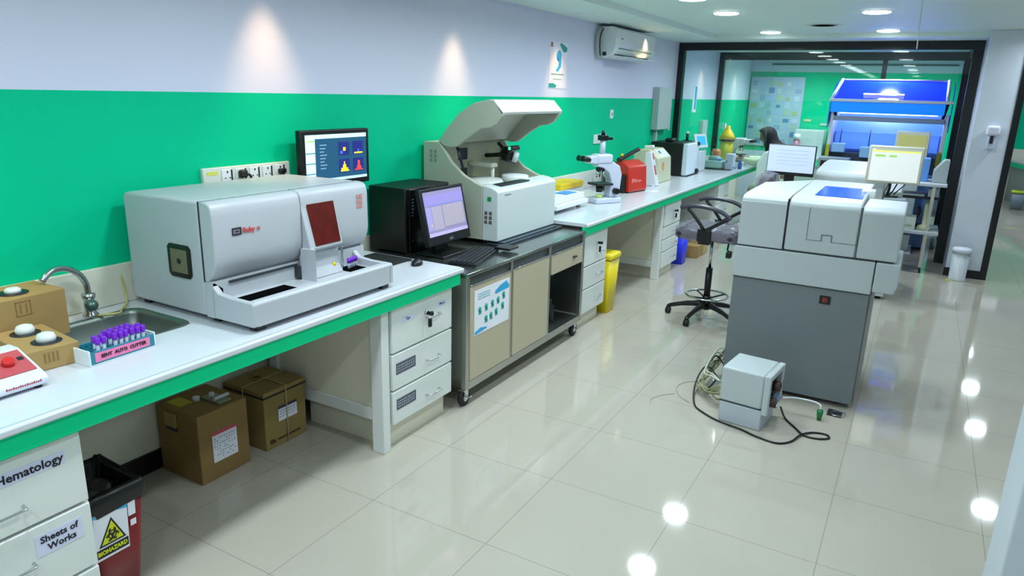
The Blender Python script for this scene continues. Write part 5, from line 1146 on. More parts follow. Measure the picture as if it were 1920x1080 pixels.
m = MB(); m.tube([(XW+0.04, 5.27, 2.43), (XW+0.035, 5.22, 2.40), (XW+0.03, 5.195, 2.33), (XW+0.03, 5.20, 2.24), (XW+0.035, 5.235, 2.16), (XW+0.05, 5.27, 2.15)], 0.014, smooth_n=4); m.build('insulated_pipe', mat('pipe_grey', '#9fa9a4', 0.6), t)
m = MB(); m.tube([(XW+0.06, 5.27, 2.42), (XW+0.05, 5.235, 2.36), (XW+0.05, 5.225, 2.26), (XW+0.05, 5.25, 2.17)], 0.006, smooth_n=4); m.build('cable', dark, t)
t = thing('wall_poster', 'hand-washing poster with a blue figure on the white wall under the warm spotlight', 'poster', (XW, 4.43, 2.04))
F = Fx(XW)
plate(F, 4.24, 4.60, 1.84, 2.24, 0.0, 0.003).build('sheet', mat('poster_paper', '#e6e3f0', 0.6), t)
m = MB(); m.prism([(4.46, 2.235), (4.59, 2.20), (4.59, 2.165), (4.52, 2.155), (4.44, 2.215)], 0.003, 0.004, 'z', M=F); m.prism([(4.245, 1.845), (4.245, 1.88), (4.33, 1.885), (4.40, 1.865), (4.38, 1.845)], 0.003, 0.004, 'z', M=F); m.build('teal_corner', mat('teal_print', '#1c9c93'), t)
m = MB(); m.lathe([(0, 0), (0.05, 0), (0.05, 0.001), (0, 0.001)], M=F @ Matrix.Translation((4.43, 2.12, 0.003)), n=20); m.prism([(4.44, 2.12), (4.48, 2.12), (4.475, 2.03), (4.42, 1.985), (4.37, 1.99), (4.42, 2.03)], 0.003, 0.0042, 'z', M=F); m.build('blue_figure', skyb, t)
m = MB()
for k in range(9): m.box(4.29+k*0.028, 4.31+k*0.028, 1.955, 1.968, 0.003, 0.004, M=F)
for k in range(6): m.box(4.33+k*0.028, 4.35+k*0.028, 1.915, 1.923, 0.003, 0.004, M=F)
m.build('text_lines', mat('poster_text', '#5aa088', 0.6), t)
m = MB(); m.box(4.26, 4.30, 2.19, 2.23, 0.003, 0.004, M=F); m.build('red_mark', mat('poster_red', '#a8606a', 0.6), t)
t = thing('electrical_box', 'tall grey-white electrical box on the left wall near the glass partition', 'electrical box', (XW, 7.3, 1.65))
MB().box(XW, XW+0.09, 7.05, 7.55, 1.39, 1.90, bev=0.006).build('cover', mat('box_grey', '#b4c0c2', 0.4), t)
MB().box(XW, XW+0.04, 7.17, 7.23, 1.036, 1.389, bev=0.004).build('conduit', mat('box_grey', '#b4c0c2'), t)
t = thing('light_switch', 'small white wall switch on the green wall above the microscope', 'switch', (XW, 5.75, 1.59))
MB().box(XW, XW+0.012, 5.71, 5.79, 1.55, 1.64, bev=0.003).build('plate', white, t); MB().box(XW+0.012, XW+0.016, 5.74, 5.76, 1.58, 1.61).build('rocker', mat('switch_red', '#b87c74', 0.5), t)
t = thing('wall_socket', 'double white wall socket behind the microscope', 'socket', (XW, 5.52, 1.35))
MB().box(XW, XW+0.015, 5.30, 5.62, 1.30, 1.395, bev=0.004).build('plate', white, t); MB().box(XW+0.015, XW+0.017, 5.40, 5.42, 1.34, 1.35).build('slot', dark, t)
t = thing('wall_socket', 'single white wall socket just left of the glass partition post', 'socket', (XW, 7.75, 1.4)); MB().box(XW, XW+0.012, 7.72, 7.80, 1.36, 1.45, bev=0.003).build('plate', white, t)
t = thing('wall_notice', 'narrow blue and white notice on the wall between the two partitions', 'notice', (XW, 8.9, 1.75))
MB().box(XW, XW+0.003, 8.78, 8.98, 1.58, 1.95).build('sheet', mat('poster_paper', '#e6e3f0'), t); MB().box(XW+0.003, XW+0.004, 8.86, 8.96, 1.62, 1.94).build('blue_print', skyb, t)
t = thing('wall_box', 'slim grey-white box on the green wall between the two partitions', 'box', (XW, 9.4, 1.36)); MB().box(XW, XW+0.06, 9.25, 9.50, 1.24, 1.46, bev=0.005).build('cover', mat('box_grey', '#b4c0c2'), t)

# ------------------------------------------------------------------ middle island: analyzer with two monitors
t = thing('second_floor_analyzer', 'second large grey-white floor analyzer standing directly behind the first one', 'analyzer', (1.40, 6.1, 0))
MB().box(1.06, 1.80, 5.74, 6.70, 0.03, 0.90, bev=0.006).build('cabinet', mach, t)
m = MB(); m.prism([(5.72, 0.905), (5.72, 1.12), (5.74, 1.15), (5.80, 1.165), (6.3, 1.20), (6.70, 1.20), (6.70, 0.905)], 1.06, 1.66, 'x', bev=0.012); m.build('top_cover', mach, t)
m = MB(); m.box(1.665, 1.80, 5.74, 6.70, 0.905, 1.02, bev=0.01); m.build('side_cover', mach, t)
m = MB(); m.box(1.67, 1.85, 5.52, 5.72, 0.93, 0.975, bev=0.006); m.box(1.68, 1.84, 5.72, 5.75, 0.90, 0.95); m.build('keyboard_tray', mat('tray_grey', '#7d878b', 0.4), t)
m = MB(); m.box(1.38, 1.50, 5.719, 5.722, 1.06, 1.075); m.build('badge', white, t)
for x in (1.1, 1.72):
    for y in (5.8, 6.6): MB().box(x, x+0.05, y, y+0.05, 0, 0.031).build('foot', rubber, t)
t = thing('monitor', 'cream-framed monitor with white screen and green buttons on a thin arm', 'monitor', (1.72, 5.62, 0.98))
FY = Matrix.Translation((0, 0, 0)) @ Fy(5.58)
m = MB(); m.box(1.495, 1.93, 1.105, 1.43, -0.045, 0.0, bev=0.012, M=FY); m.build('bezel', mat('monitor_cream', '#cfd0c0', 0.4), t)
sc = plate(FY, 1.52, 1.905, 1.125, 1.40, 0.0, 0.002).build('screen', mat('screen_white', '#dfe2e0', 0.4, emit=0.28), t)
rects = [(1.52, 1.905, 1.375, 1.392, '#d8e27c'), (1.55, 1.63, 1.335, 1.353, '#8cc05a'), (1.66, 1.72, 1.335, 1.353, '#8cc05a'), (1.55, 1.9, 1.392, 1.399, '#9c9a86')]
screen_bits(FY @ Matrix.Translation((0, 0, 0.002)), rects, sc)
m = MB(); m.tube([(1.70, 5.63, 1.12), (1.70, 5.65, 1.05), (1.685, 5.68, 0.98)], 0.012, smooth_n=3); m.tube([(1.76, 5.63, 1.11), (1.73, 5.66, 1.03), (1.70, 5.68, 0.985)], 0.006); m.tube([(1.82, 5.63, 1.10), (1.78, 5.66, 1.05), (1.74, 5.68, 1.0)], 0.005); m.build('support_arm', black, t)
m = MB(); m.box(1.67, 1.78, 5.66, 5.72, 0.9755, 0.99, bev=0.004); m.build('arm_base', dark, t)
t = thing('monitor', 'black monitor with a bright white-lilac page, left of the second floor analyzer', 'monitor', (0.84, 5.6, 0.9))
Fq = Matrix.Translation((0.845, 5.58, 1.25)) @ Matrix.Rotation(R(-4), 4, 'Z') @ Matrix(((1, 0, 0, 0), (0, 0, -1, 0), (0, 1, 0, 0), (0, 0, 0, 1)))
plate(Fq, -0.215, 0.215, -0.145, 0.14, -0.035, 0.0, bev=0.006).build('bezel', black, t)
sc = plate(Fq, -0.208, 0.208, -0.112, 0.134, 0.0, 0.002).build('screen', mat('screen_lilac_white', '#b9c6f4', 0.4, emit=0.3), t)
rects = [(-0.13, 0.16, 0.085-0.032*k, 0.095-0.032*k, '#9fb0e4') for k in range(5)]; screen_bits(Fq @ Matrix.Translation((0, 0, 0.002)), rects, sc)
m = MB(); m.box(0.80, 0.89, 5.60, 5.63, 0.90, 1.15, bev=0.006); m.box(0.72, 0.97, 5.52, 5.74, 0.882, 0.90, bev=0.006); m.build('stand', black, t)
t = thing('computer_table', 'small grey-white table under the lilac-page monitor, hidden behind the first floor analyzer', 'table', (0.8, 5.75, 0))
MB().box(0.48, 1.04, 5.45, 6.05, 0.855, 0.881, bev=0.004).build('tabletop', cab, t)
for x in (0.50, 1.0):
    for y in (5.48, 5.99): MB().box(x, x+0.035, y, y+0.035, 0, 0.854).build('leg', cab, t)
t = thing('keyboard', 'dark keyboard and small items on the table in front of the lilac-page monitor', 'keyboard', (0.62, 5.6, 0.882)); MB().box(0.52, 0.70, 5.48, 5.56, 0.8815, 0.90, bev=0.004).build('case', dark, t)
t['label'] = 'dark keypad on the small table left of the lilac-page monitor'
t = thing('transparent_shield', 'curved pale plastic cover standing left of the lilac-page monitor', 'cover', (0.58, 5.8, 0.882))
m = MB(); m.prism([(0.50, 0.882), (0.50, 1.18), (0.56, 1.30), (0.70, 1.33), (0.70, 0.882)], 5.78, 6.03, 'y', bev=0.02); m.build('shell', mat('shield_green', '#b2c7bf', 0.3), t)

# table with shelves beside the pillar
t = thing('instrument_trolley', 'white metal trolley with open shelves left of the pillar', 'trolley', (1.85, 7.5, 0))
for n_, z0, z1 in (('top_shelf', 0.945, 0.975), ('lower_shelf', 0.425, 0.46)): MB().box(1.55, 2.19, 7.20, 7.78, z0, z1, bev=0.004).build(n_, mat('trolley_white', '#c6ccd4', 0.35), t)
MB().box(1.62, 2.15, 7.26, 7.78, 0.80, 0.825, bev=0.003).build('middle_shelf', black, t)
m = MB(); m.box(1.57, 1.96, 7.22, 7.70, 0.19, 0.215, bev=0.003); m.build('bottom_shelf', mat('trolley_white', '#c6ccd4'), t)
for x in (1.57, 2.06):
    for y in (7.22, 7.72):
        lg = MB().box(x, x+0.032, y, y+0.032, 0.06, 0.944).build('leg', mat('leg_cream', '#c3c4b4', 0.4), t)
        MB().cyl((x+0.008, y+0.016, 0.03), (x+0.028, y+0.016, 0.03), 0.03).build('castor', rubber, lg)
t = thing('storage_bin', 'grey plastic bin on the bottom shelf of the trolley', 'bin', (1.78, 7.4, 0.216)); MB().box(1.62, 1.93, 7.26, 7.6, 0.216, 0.40, bev=0.01).build('body', mat('bin_grey', '#9aa6ac', 0.4), t)
t = thing('reagent_box', 'white and pale green box on the lower shelf of the trolley', 'box', (1.85, 7.4, 0.461)); MB().box(1.76, 1.96, 7.24, 7.45, 0.4605, 0.60, bev=0.006).build('carton', mat('box_pale', '#d5ddd6', 0.5), t)
MB().box(1.80, 1.93, 7.238, 7.24, 0.49, 0.52).build('green_strip', mat('strip_green', '#a9bf9a', 0.6), t)
t = thing('stand_lamp', 'cream pedestal with round base on the lower shelf of the trolley', 'stand', (2.08, 7.4, 0.461))
m = MB(); m.lathe([(0, 0.4605), (0.075, 0.4605), (0.06, 0.50), (0.02, 0.52), (0.018, 0.78), (0, 0.78)], c=(2.04, 7.35, 0)); m.build('column', mat('cream_pedestal', '#d5d6b4', 0.4), t)
t = thing('black_device', 'black handset leaning on the lower shelf of the trolley', 'device', (1.98, 7.6, 0.461)); m = MB(); m.tube([(1.93, 7.52, 0.50), (1.98, 7.55, 0.62), (1.96, 7.56, 0.68)], 0.02, smooth_n=3); m.box(1.92, 2.02, 7.50, 7.60, 0.4605, 0.50, bev=0.006); m.build('body', black, t)
t = thing('keyboard', 'pale keyboard on the black middle shelf of the trolley', 'keyboard', (1.9, 7.4, 0.8255)); MB().box(1.68, 2.0, 7.28, 7.40, 0.8255, 0.845, bev=0.004).build('case', mat('key_pale', '#aab4bc', 0.4), t)
t = thing('small_box', 'small grey box with pink mark on the middle shelf of the trolley', 'box', (2.08, 7.4, 0.8255)); MB().box(2.03, 2.13, 7.30, 7.44, 0.8255, 0.91, bev=0.004).build('carton', mat('box_grey', '#b4c0c2'), t); MB().box(2.06, 2.09, 7.298, 7.30, 0.84, 0.88).build('pink_mark', mat('mark_pink', '#c4627e', 0.6), t)
t = thing('white_equipment', 'pale angular device at the right end of the trolley top by the dark frame', 'device', (2.1, 7.4, 0.976))
m = MB(); m.prism([(2.04, 0.976), (2.04, 1.10), (2.13, 1.22), (2.18, 1.22), (2.18, 0.976)], 7.35, 7.60, 'y', bev=0.006); m.build('housing', mat('device_mist', '#a9b4b8', 0.35), t)
t = thing('blue_box', 'sky-blue box on the trolley top right of the cream monitor', 'box', (1.93, 7.5, 0.976)); MB().box(1.78, 2.0, 7.40, 7.65, 0.976, 1.22, bev=0.008).build('carton', mat('box_sky', '#5e93dd', 0.4), t)

# ------------------------------------------------------------------ hood analyzer with blue cover
t = thing('hooded_analyzer', 'large analyzer under a raised transparent blue hood with white frame, behind the glass partition', 'analyzer', (1.42, 9.0, 0))
bl = mat('hood_blue', '#0a2cf5', 0.12, emit=0.22); bl2 = mat('hood_azure', '#0a86ff', 0.2, emit=0.25); bl3 = mat('interior_blue', '#5c90f2', 0.5, emit=0.08)  # blue panels given a faint glow of their own to look lit
wf = mat('hood_frame', '#cfd4da', 0.35)
MB().box(0.80, 2.12, 8.62, 9.32, 0.03, 0.93, bev=0.01).build('base_cabinet', mat('hood_base', '#6a93cf', 0.4), t)
MB().box(0.80, 2.12, 9.24, 9.32, 0.931, 1.66, bev=0.004).build('back_panel', bl3, t)
MB().box(0.80, 0.84, 8.66, 9.24, 0.931, 1.66, bev=0.004).build('side_wall', wf, t)
MB().box(2.08, 2.12, 8.66, 9.24, 0.931, 1.66, bev=0.004).build('side_wall', wf, t)
MB().box(0.84, 2.08, 8.62, 8.66, 1.555, 1.615, bev=0.004).build('cross_bar', mat('bar_grey', '#7f8da8', 0.4), t)
m = MB(); m.slab([(0.84, 9.02, 1.40), (2.08, 9.02, 1.40), (2.08, 9.20, 1.60), (0.84, 9.20, 1.60)], 0.01); m.build('inner_panel', bl3, t)
m = MB(); m.box(0.86, 2.06, 8.95, 9.2, 1.19, 1.395); m.build('inner_shelf', bl3, t)
m = MB(); m.slab([(0.79, 8.60, 1.80), (2.06, 8.60, 1.80), (2.04, 9.10, 2.06), (0.86, 9.10, 2.06)], 0.012); m.build('hood_top', bl, t)
m = MB(); m.slab([(0.80, 8.60, 1.66), (2.06, 8.60, 1.66), (2.06, 8.60, 1.79), (0.80, 8.60, 1.79)], 0.01); m.build('hood_front', bl2, t)
m = MB(); m.prism([(8.60, 1.795), (9.10, 2.05), (9.10, 1.60), (8.60, 1.46)], 0.775, 0.785, 'x'); m.build('hood_side', mat('hood_side_blue', '#1450d8', 0.2), t)
m = MB(); m.prism([(8.60, 1.795), (9.10, 2.05), (9.10, 1.60), (8.60, 1.46)], 2.125, 2.135, 'x'); m.build('hood_side', mat('hood_side_blue', '#1450d8'), t)
m = MB(); m.box(0.77, 2.14, 8.575, 8.60, 1.79, 1.825, bev=0.006); m.build('hood_handle_rail', wf, t)
m = MB(); m.tube([(0.79, 8.60, 1.82), (0.84, 9.10, 2.075)], 0.018, n=8); m.tube([(2.07, 8.60, 1.82), (2.06, 9.10, 2.075)], 0.018, n=8); m.tube([(0.84, 9.10, 2.07), (2.06, 9.10, 2.07)], 0.012, n=8); m.build('hood_frame', wf, t)
m = MB(); m.box(1.14, 1.60, 8.72, 8.76, 1.885, 1.90); m.build('added_glow_strip', mat('added_glow_strip', '#f2f6ff', 0.4, emit=1.4), t)  # bright strip laid on the hood top as a painted ceiling light reflection
m = MB(); m.cyl((0.83, 8.63, 1.79), (0.86, 8.66, 1.60), 0.018); m.cyl((2.08, 8.63, 1.79), (2.05, 8.66, 1.58), 0.018); m.build('gas_strut', black, t)
m = MB(); m.box(1.14, 1.18, 8.61, 8.63, 1.68, 1.76); m.build('latch', mat('latch_navy', '#101c6a', 0.4), t)
m = MB(); m.box(0.84, 2.08, 8.75, 9.1, 0.931, 1.15, bev=0.006); m.build('deck', mat('deck_dark', '#223242', 0.4), t)
lo = bpy.data.lights.new('added_hood_fill', 'AREA'); lo.shape = 'RECTANGLE'; lo.size = 1.1; lo.size_y = 0.05; lo.energy = 2.6; lo.color = (0.75, 0.87, 1.0)  # fill light added to brighten the hood interior, no source seen there
lq = bpy.data.objects.new('added_hood_fill_light', lo); COL.objects.link(lq); lq.location = (1.45, 8.70, 1.64); lq.rotation_euler = (R(38), 0, 0)
MB().box(0.90, 2.0, 8.68, 8.72, 1.645, 1.655).build('added_inner_glow', mat('added_glow_strip', '#f2f6ff'), t)  # glowing bar added beside the fill light, not a known part of the analyzer
for x in (0.93, 1.27):
    m = MB(); m.box(x-0.07, x+0.09, 8.66, 8.80, 1.151 if x < 1 else 1.10, 1.27 if x < 1 else 1.24, bev=0.012); a_ = m.build('pipetting_head', mat('head_sky', '#8fc0f0', 0.35), t)
    m = MB(); m.cyl((x+0.02, 8.73, 1.24), (x+0.02, 8.73, 1.45), 0.006); m.build('rod', dark, a_)
MB().box(0.80, 0.84, 8.62, 8.66, 1.10, 1.25).build('yellow_marker', mat('marker_yellow', '#b5b020', 0.4), t); MB().box(2.06, 2.10, 8.62, 8.66, 1.05, 1.22).build('yellow_marker', mat('marker_yellow', '#b5b020', 0.4), t)
m = MB(); m.lathe([(0, 0), (0.02, 0), (0.02, 0.01), (0, 0.01)], axis='y', c=(1.30, 9.22, 1.50)); m.build('green_lamp', mat('lamp_green', '#40c840', 0.4, emit=0.8), t)
t = thing('monitor', 'cream monitor with a khaki screen in front of the blue-hood analyzer', 'monitor', (1.78, 8.5, 1.1))
MB().box(1.60, 1.96, 8.30, 8.36, 1.10, 1.47, bev=0.012).build('bezel', mat('monitor_cream', '#cfd0c0'), t)
MB().box(1.63, 1.93, 8.297, 8.30, 1.13, 1.43).build('screen', mat('screen_khaki', '#b0ae6c', 0.3, emit=0.2), t)
MB().box(1.74, 1.82, 8.32, 8.40, 0.86, 1.10, bev=0.004).build('stand', mat('monitor_cream', '#cfd0c0'), t)
t = thing('side_stand', 'tall narrow grey stand carrying the khaki-screen monitor before the blue-hood analyzer', 'stand', (1.78, 8.36, 0)); MB().box(1.66, 1.92, 8.22, 8.50, 0.0, 0.859, bev=0.01).build('cabinet', mat('box_grey', '#b4c0c2'), t)
t = thing('instrument_module', 'grey module with dark openings at the left foot of the blue-hood analyzer', 'module', (0.86, 8.5, 0))
MB().box(0.76, 1.12, 8.36, 8.60, 0.0, 1.10, bev=0.01).build('case', mat('module_grey', '#8a98a2', 0.4), t)
m = MB(); m.box(0.79, 0.87, 8.352, 8.36, 0.98, 1.06); m.box(0.91, 1.0, 8.352, 8.36, 0.98, 1.05); m.build('opening', black, t)

# ------------------------------------------------------------------ far room
t = thing('notice_board', 'pale notice board covered with small blue and yellow sheets on the far green wall', 'notice board', (-0.6, 12.38, 1.6))
F = Fy(12.385)
plate(F, -1.03, -0.10, 0.95, 2.18, 0.0, 0.012).build('board', mat('board_pale', '#a9bfd2', 0.6), t)
random.seed(3); cols = ['#9fb9dc', '#bccae2', '#8fa8cc', '#adc4b0', '#c4cde2', '#6488bc', '#b0c4d2', '#a4bbe6', '#b0b88a']
for i in range(6):
    for j in range(9):
        w, h = random.uniform(0.06, 0.115), random.uniform(0.05, 0.10); a = -1.0+i*0.15; b = 1.0+j*0.128
        plate(F, a, a+w, b, b+h, 0.0125, 0.0145).build('pinned_sheet', mat('sheet_'+cols[(i*5+j*7) % 9][1:], cols[(i*5+j*7) % 9], 0.6), t)
t = thing('far_worktop', 'short bench with a green edge against the far green wall', 'worktop', (0.6, 12.1, 0))
MB().box(-0.1, 2.2, 11.75, 12.38, 0.80, 0.84, bev=0.004).build('slab', counter_m, t)
MB().box(-0.1, 2.2, 11.755, 11.785, 0.70, 0.80).build('green_fascia', green_m, t)
MB().box(-0.08, 2.18, 11.85, 12.37, 0.0, 0.70).build('base_cabinet', cab, t)
t = thing('white_fridge', 'pale box-shaped cabinet standing on the far bench left of the blue hood', 'cabinet', (0.12, 12.1, 0.841))
MB().box(-0.10, 0.37, 11.95, 12.36, 0.8405, 1.29, bev=0.01).build('body', mat('fridge_pale', '#b9c8c6', 0.4), t)
MB().box(0.44, 0.60, 12.0, 12.3, 0.8405, 1.15, bev=0.01).build('side_unit', mat('fridge_side', '#9fb0a8', 0.4), t)
t = thing('small_bottle', 'small white and pink bottle on the far bench in front of the notice board', 'bottle', (-0.05, 11.85, 0.841))
MB().lathe([(0, 0.8405), (0.05, 0.8405), (0.05, 1.12), (0, 1.12)], c=(-0.04, 11.86, 0)).build('bottle_body', mat('bottle_mauve', '#b06a84', 0.4), t)
MB().lathe([(0, 1.121), (0.055, 1.121), (0.05, 1.22), (0, 1.22)], c=(-0.04, 11.86, 0)).build('white_cap', white, t)
t = thing('wall_label', 'small cream label on the far green wall right of the notice board', 'label', (0.05, 12.39, 1.45)); MB().box(-0.04, 0.08, 12.388, 12.4, 1.42, 1.46).build('plate', mat('label_cream', '#c9cf94', 0.5), t)
t = thing('wall_label', 'small pale grey label on the far green wall above the pale cabinet', 'label', (0.3, 12.39, 1.38)); MB().box(0.24, 0.38, 12.388, 12.4, 1.36, 1.40).build('plate', mat('label_pale', '#a9d0bc', 0.5), t)

# ------------------------------------------------------------------ pillar things
t = thing('sanitizer_dispenser', 'white hand sanitizer dispenser mounted on the pillar', 'dispenser', (2.5, 7.27, 1.5))
m = MB(); m.box(2.435, 2.555, 7.18, 7.279, 1.50, 1.60, bev=0.025, seg=3); m.build('housing', mat('dispenser_white', '#e4e4f6', 0.3), t)
m = MB(); m.box(2.46, 2.53, 7.215, 7.279, 1.36, 1.50, bev=0.012); m.build('reservoir', mat('dispenser_clear', '#c4cbe0', 0.25), t)
m = MB(); m.box(2.478, 2.508, 7.208, 7.216, 1.42, 1.50, bev=0.003); m.build('sensor_window', dark, t)
t = thing('waste_bin', 'slim white cylindrical waste bin at the foot of the pillar', 'bin', (2.44, 7.12, 0))
MB().lathe([(0, 0.0), (0.085, 0.0), (0.085, 0.012), (0.078, 0.02), (0.082, 0.30), (0, 0.30)], c=(2.43, 7.12, 0)).build('body', mat('bin_white', '#cdd4da', 0.3), t)
MB().lathe([(0, 0.30), (0.092, 0.30), (0.092, 0.33), (0.08, 0.345), (0, 0.35)], c=(2.43, 7.12, 0)).build('lid', mat('bin_lid', '#dfe3f0', 0.3), t)
MB().box(2.33, 2.37, 6.99, 7.03, 0.0, 0.012, bev=0.003).build('pedal', mat('pedal_yellow', '#d6d24a', 0.4), t)

# ------------------------------------------------------------------ corridor beyond the pillar
t = thing('corridor_bench', 'grey bench with a green worktop edge at the far end of the corridor', 'worktop', (4.0, 15.0, 0))
m = MB(); m.prism([(3.40, 15.48), (3.40, 15.30), (3.62, 14.6), (3.72, 13.2), (4.6, 13.2), (4.6, 15.48)], 0.74, 0.77, 'z'); m.build('slab', counter_m, t)
m = MB(); m.prism([(3.395, 15.48), (3.395, 15.28), (3.61, 14.58), (3.71, 13.18), (4.6, 13.18), (4.6, 15.48)], 0.66, 0.739, 'z'); m.build('green_fascia', green_m, t)
m = MB(); m.prism([(3.45, 15.48), (3.45, 15.30), (3.66, 14.6), (3.76, 13.25), (4.6, 13.25), (4.6, 15.48)], 0.0, 0.659, 'z'); m.build('base_cabinet', mat('base_grey', '#98a39a', 0.5), t)
t = thing('pedal_bin', 'small grey waste bin with a yellow-green rim by the corridor bench', 'bin', (3.50, 13.9, 0))
frus(3.40, 3.60, 13.8, 14.0, 0.0, 0.30, 0.015).build('body', mat('bin_slate', '#7c8c96', 0.4), t)
frus(3.39, 3.61, 13.79, 14.01, 0.301, 0.33, -0.0).build('rim', mat('rim_lime', '#b5cf1e', 0.4), t)
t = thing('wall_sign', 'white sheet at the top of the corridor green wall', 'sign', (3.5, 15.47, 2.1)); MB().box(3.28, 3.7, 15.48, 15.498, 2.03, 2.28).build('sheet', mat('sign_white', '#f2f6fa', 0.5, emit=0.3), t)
# ------------------------------------------------------------------ person at the microscope
def skin_mesh(chains, root=0, sub=2):
    """chains: list of lists of (pos, radius); a chain starting with an index joins there"""
    me = bpy.data.meshes.new('sk'); V = []; E = []; Rr = []
    for ch in chains:
        prev = None
        for it in ch:
            if isinstance(it, int): prev = it; continue
            V.append(it[0]); Rr.append(it[1]); i = len(V)-1
            if prev is not None: E.append((prev, i))
            prev = i
    me.from_pydata(V, E, []); o = bpy.data.objects.new('sk', me); COL.objects.link(o)
    o.modifiers.new('s', 'SKIN')
    for i, d in enumerate(me.skin_vertices[0].data):
        r = Rr[i]; d.radius = (r, r) if not isinstance(r, tuple) else r; d.use_root = (i == root)
    sm = o.modifiers.new('u', 'SUBSURF'); sm.levels = sub; sm.render_levels = sub
    dg = bpy.context.evaluated_depsgraph_get(); dg.update()
    out = bpy.data.meshes.new_from_object(o.evaluated_get(dg)); bpy.data.objects.remove(o)
    return out
PY = 9.10
t = thing('person', 'person in a black headscarf and pale green coat bending over a microscope behind the glass', 'person', (0.2, PY, 0.0))
skin = mat('skin', '#7d5540', 0.5)
body = [[((0.26, PY, 0.64), 0.13), ((0.25, PY, 0.76), 0.12), ((0.20, PY, 0.90), 0.12), ((0.13, PY, 1.02), 0.125), ((0.07, PY, 1.10), 0.085), ((0.03, PY, 1.16), 0.05), ((0.0, PY, 1.215), 0.05)]]
for s_ in (-1, 1):
    body.append([3, ((0.10, PY+s_*0.17, 1.055), 0.058), ((-0.02, PY+s_*0.24, 0.95), 0.045), ((-0.10, PY+s_*0.25, 0.92), 0.040), ((-0.22, PY+s_*0.18, 0.935), 0.033), ((-0.325, PY+s_*0.12, 0.955), 0.024), ((-0.36, PY+s_*0.11, 0.958), (0.024, 0.032)), ((-0.395, PY+s_*0.105, 0.958), (0.02, 0.032))])
    body.append([0, ((0.20, PY+s_*0.10, 0.61), 0.088), ((0.0, PY+s_*0.12, 0.62), 0.075), ((-0.13, PY+s_*0.12, 0.60), 0.058), ((-0.10, PY+s_*0.12, 0.42), 0.052), ((-0.08, PY+s_*0.12, 0.27), 0.036), ((-0.13, PY+s_*0.12, 0.235), 0.032), ((-0.19, PY+s_*0.12, 0.225), 0.026)])
bmx = bmesh.new(); bmx.from_mesh(skin_mesh(body))
for s_ in (-1, 1):     # five separate fingers each, curled round the focus knob
    hx, hy, hz = -0.395, PY+s_*0.105, 0.958
    for k, (dy, ln) in enumerate(((-0.024, 0.9), (-0.008, 1.0), (0.008, 0.95), (0.023, 0.75))):
        y = hy+dy
        fm = skin_mesh([[((hx+0.02, y, hz), 0.0085), ((hx-0.03*ln, y, hz+0.004), 0.008), ((hx-0.05*ln, y, hz-0.016), 0.0075), ((hx-0.048*ln, y, hz-0.034), 0.006)]], sub=1); bmx.from_mesh(fm)
    yy = hy-s_*0.03
    bmx.from_mesh(skin_mesh([[((hx+0.045, hy-s_*0.015, hz), 0.010), ((hx+0.015, yy-s_*0.012, hz-0.008), 0.009), ((hx-0.012, yy-s_*0.014, hz-0.018), 0.0075)]], sub=1))
# head with face, looking down along -x
HM = Matrix.Translation((-0.035, PY, 1.285)) @ Matrix.Rotation(R(-22), 4, 'Y')
m = MB(); m.ball((0, 0, 0), 0.1, (0.98, 0.78, 1.18), M=None, n=28)
for v in m.bm.verts:
    c = v.co
    if c.x < 0 and c.z < -0.02: c.x *= 0.86; c.y *= 0.82
    if c.x < -0.07 and abs(c.y) < 0.018 and -0.035 < c.z < 0.02: c.x -= 0.022*(1-abs(c.y)/0.018)*(1-(c.z+0.02)/0.045 if c.z > -0.02 else 1)
    if c.x < -0.05 and 0.012 < abs(c.y) < 0.045 and -0.0 < c.z < 0.03: c.x += 0.007
m.cyl((0.02, 0, -0.06), (0.05, 0, -0.14), 0.045, 0.05)
for s_ in (-1, 1): m.ball((0.005, s_*0.078, -0.01), 0.025, (0.5, 0.35, 1.1), n=10)
m.ball((-0.084, 0, -0.062), 0.018, (0.5, 1.2, 0.45), n=10)
for v in m.bm.verts: v.co = HM @ v.co
hm_ = bpy.data.meshes.new('h'); m.bm.to_mesh(hm_); m.bm.free(); bmx.from_mesh(hm_)
for f in bmx.faces: f.smooth = True
m = MB(); m.bm.free(); m.bm = bmx; m.build('body', skin, t)
for s_ in (-1, 1):
    m = MB(); m.ball((-0.086, s_*0.031, 0.008), 0.012, (0.5, 1.1, 0.7), n=12)
    for v in m.bm.verts: v.co = HM @ v.co
    m.build('eye', mat('eye_dark', '#201814', 0.3), t)
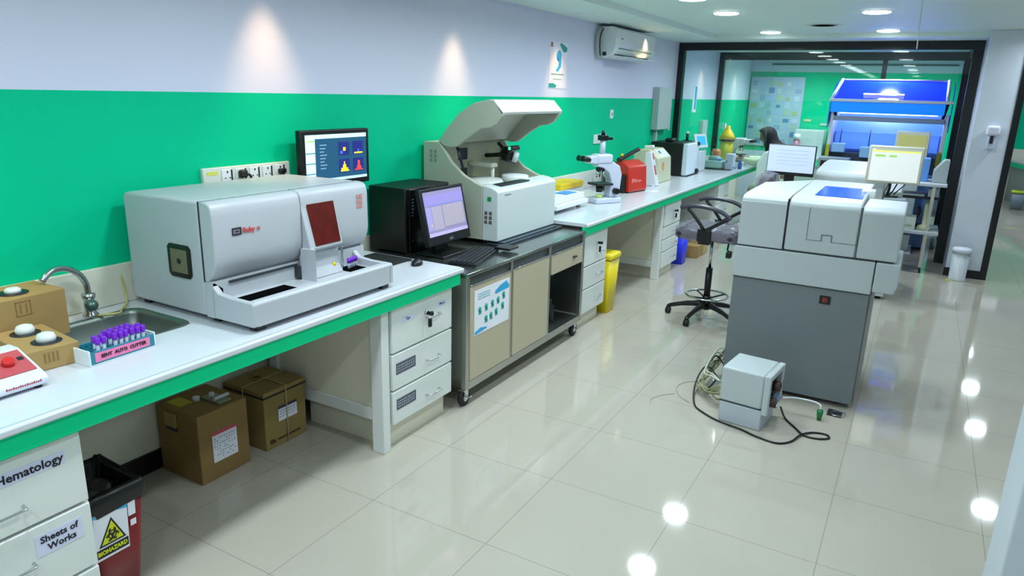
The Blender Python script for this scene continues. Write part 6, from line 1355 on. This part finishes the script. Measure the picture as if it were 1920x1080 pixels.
# headscarf: hood over the head, draped to shoulders
m = MB(); bm = m.bm; loops = []
prof = [(0.0, 0.132, 0.002), (0.0, 0.128, 0.05), (0.002, 0.108, 0.085), (0.008, 0.07, 0.108), (0.014, 0.02, 0.115), (0.02, -0.04, 0.11), (0.03, -0.10, 0.105), (0.045, -0.15, 0.115), (0.07, -0.20, 0.145), (0.10, -0.25, 0.17)]
for cx_, z_, r__ in prof:
    lp = []
    for i in range(32):
        a = 2*math.pi*i/32; x = math.cos(a)*r__*1.05; y = math.sin(a)*r__*0.9
        if x < 0 and -0.07 < z_ < 0.09: x *= 0.62     # opening lies back from the face
        wv = 1+0.03*math.sin(a*5+z_*40)
        lp.append(bm.verts.new(HM @ Vector((cx_+x*wv, y*wv, z_))))
    loops.append(lp)
for a, b in zip(loops, loops[1:]):
    for i in range(32):
        f = bm.faces.new([a[i], a[(i+1) % 32], b[(i+1) % 32], b[i]]); f.smooth = True
bmesh.ops.recalc_face_normals(bm, faces=bm.faces)
m.build('headscarf', mat('scarf_black', '#0b0b10', 0.8), t)
coat = [[((0.265, PY, 0.60), 0.165), ((0.255, PY, 0.74), 0.15), ((0.20, PY, 0.90), 0.15), ((0.13, PY, 1.02), 0.145), ((0.075, PY, 1.09), 0.10)]]
for s_ in (-1, 1):
    coat.append([3, ((0.10, PY+s_*0.175, 1.06), 0.075), ((-0.02, PY+s_*0.245, 0.955), 0.062), ((-0.10, PY+s_*0.255, 0.93), 0.06), ((-0.21, PY+s_*0.19, 0.94), 0.052), ((-0.30, PY+s_*0.135, 0.95), 0.046)])
    coat.append([0, ((0.16, PY+s_*0.11, 0.60), 0.12), ((-0.02, PY+s_*0.13, 0.61), 0.10), ((-0.14, PY+s_*0.13, 0.56), 0.085), ((-0.13, PY+s_*0.13, 0.46), 0.08)])
bmx = bmesh.new(); bmx.from_mesh(skin_mesh(coat))
for f in bmx.faces: f.smooth = True
m = MB(); m.bm.free(); m.bm = bmx; m.build('coat', mat('coat_pale_green', '#c3cfae', 0.75), t)
for s_ in (-1, 1): MB().box(-0.22, -0.08, PY+s_*0.12-0.04, PY+s_*0.12+0.04, 0.205, 0.245, bev=0.015).build('shoe', black, t)
t = thing('stool', 'round stool carrying the person at the far microscope', 'stool', (0.27, PY, 0))
MB().lathe([(0, 0.42), (0.17, 0.42), (0.18, 0.44), (0.17, 0.465), (0, 0.468)], c=(0.26, PY, 0)).build('seat', black, t)
MB().cyl((0.26, PY, 0.10), (0.26, PY, 0.42), 0.025).build('column', chrome, t)
m = MB(); m.tube([(0.26+0.17*math.cos(R(a)), PY+0.17*math.sin(R(a)), 0.19) for a in range(0, 360, 20)], 0.009, closed=True); m.build('foot_ring', chrome, t)
for k in range(5):
    a = R(20+72*k); MB().tube([(0.26, PY, 0.10), (0.26+0.27*math.cos(a), PY+0.27*math.sin(a), 0.02)], 0.018).build('leg', black, t)
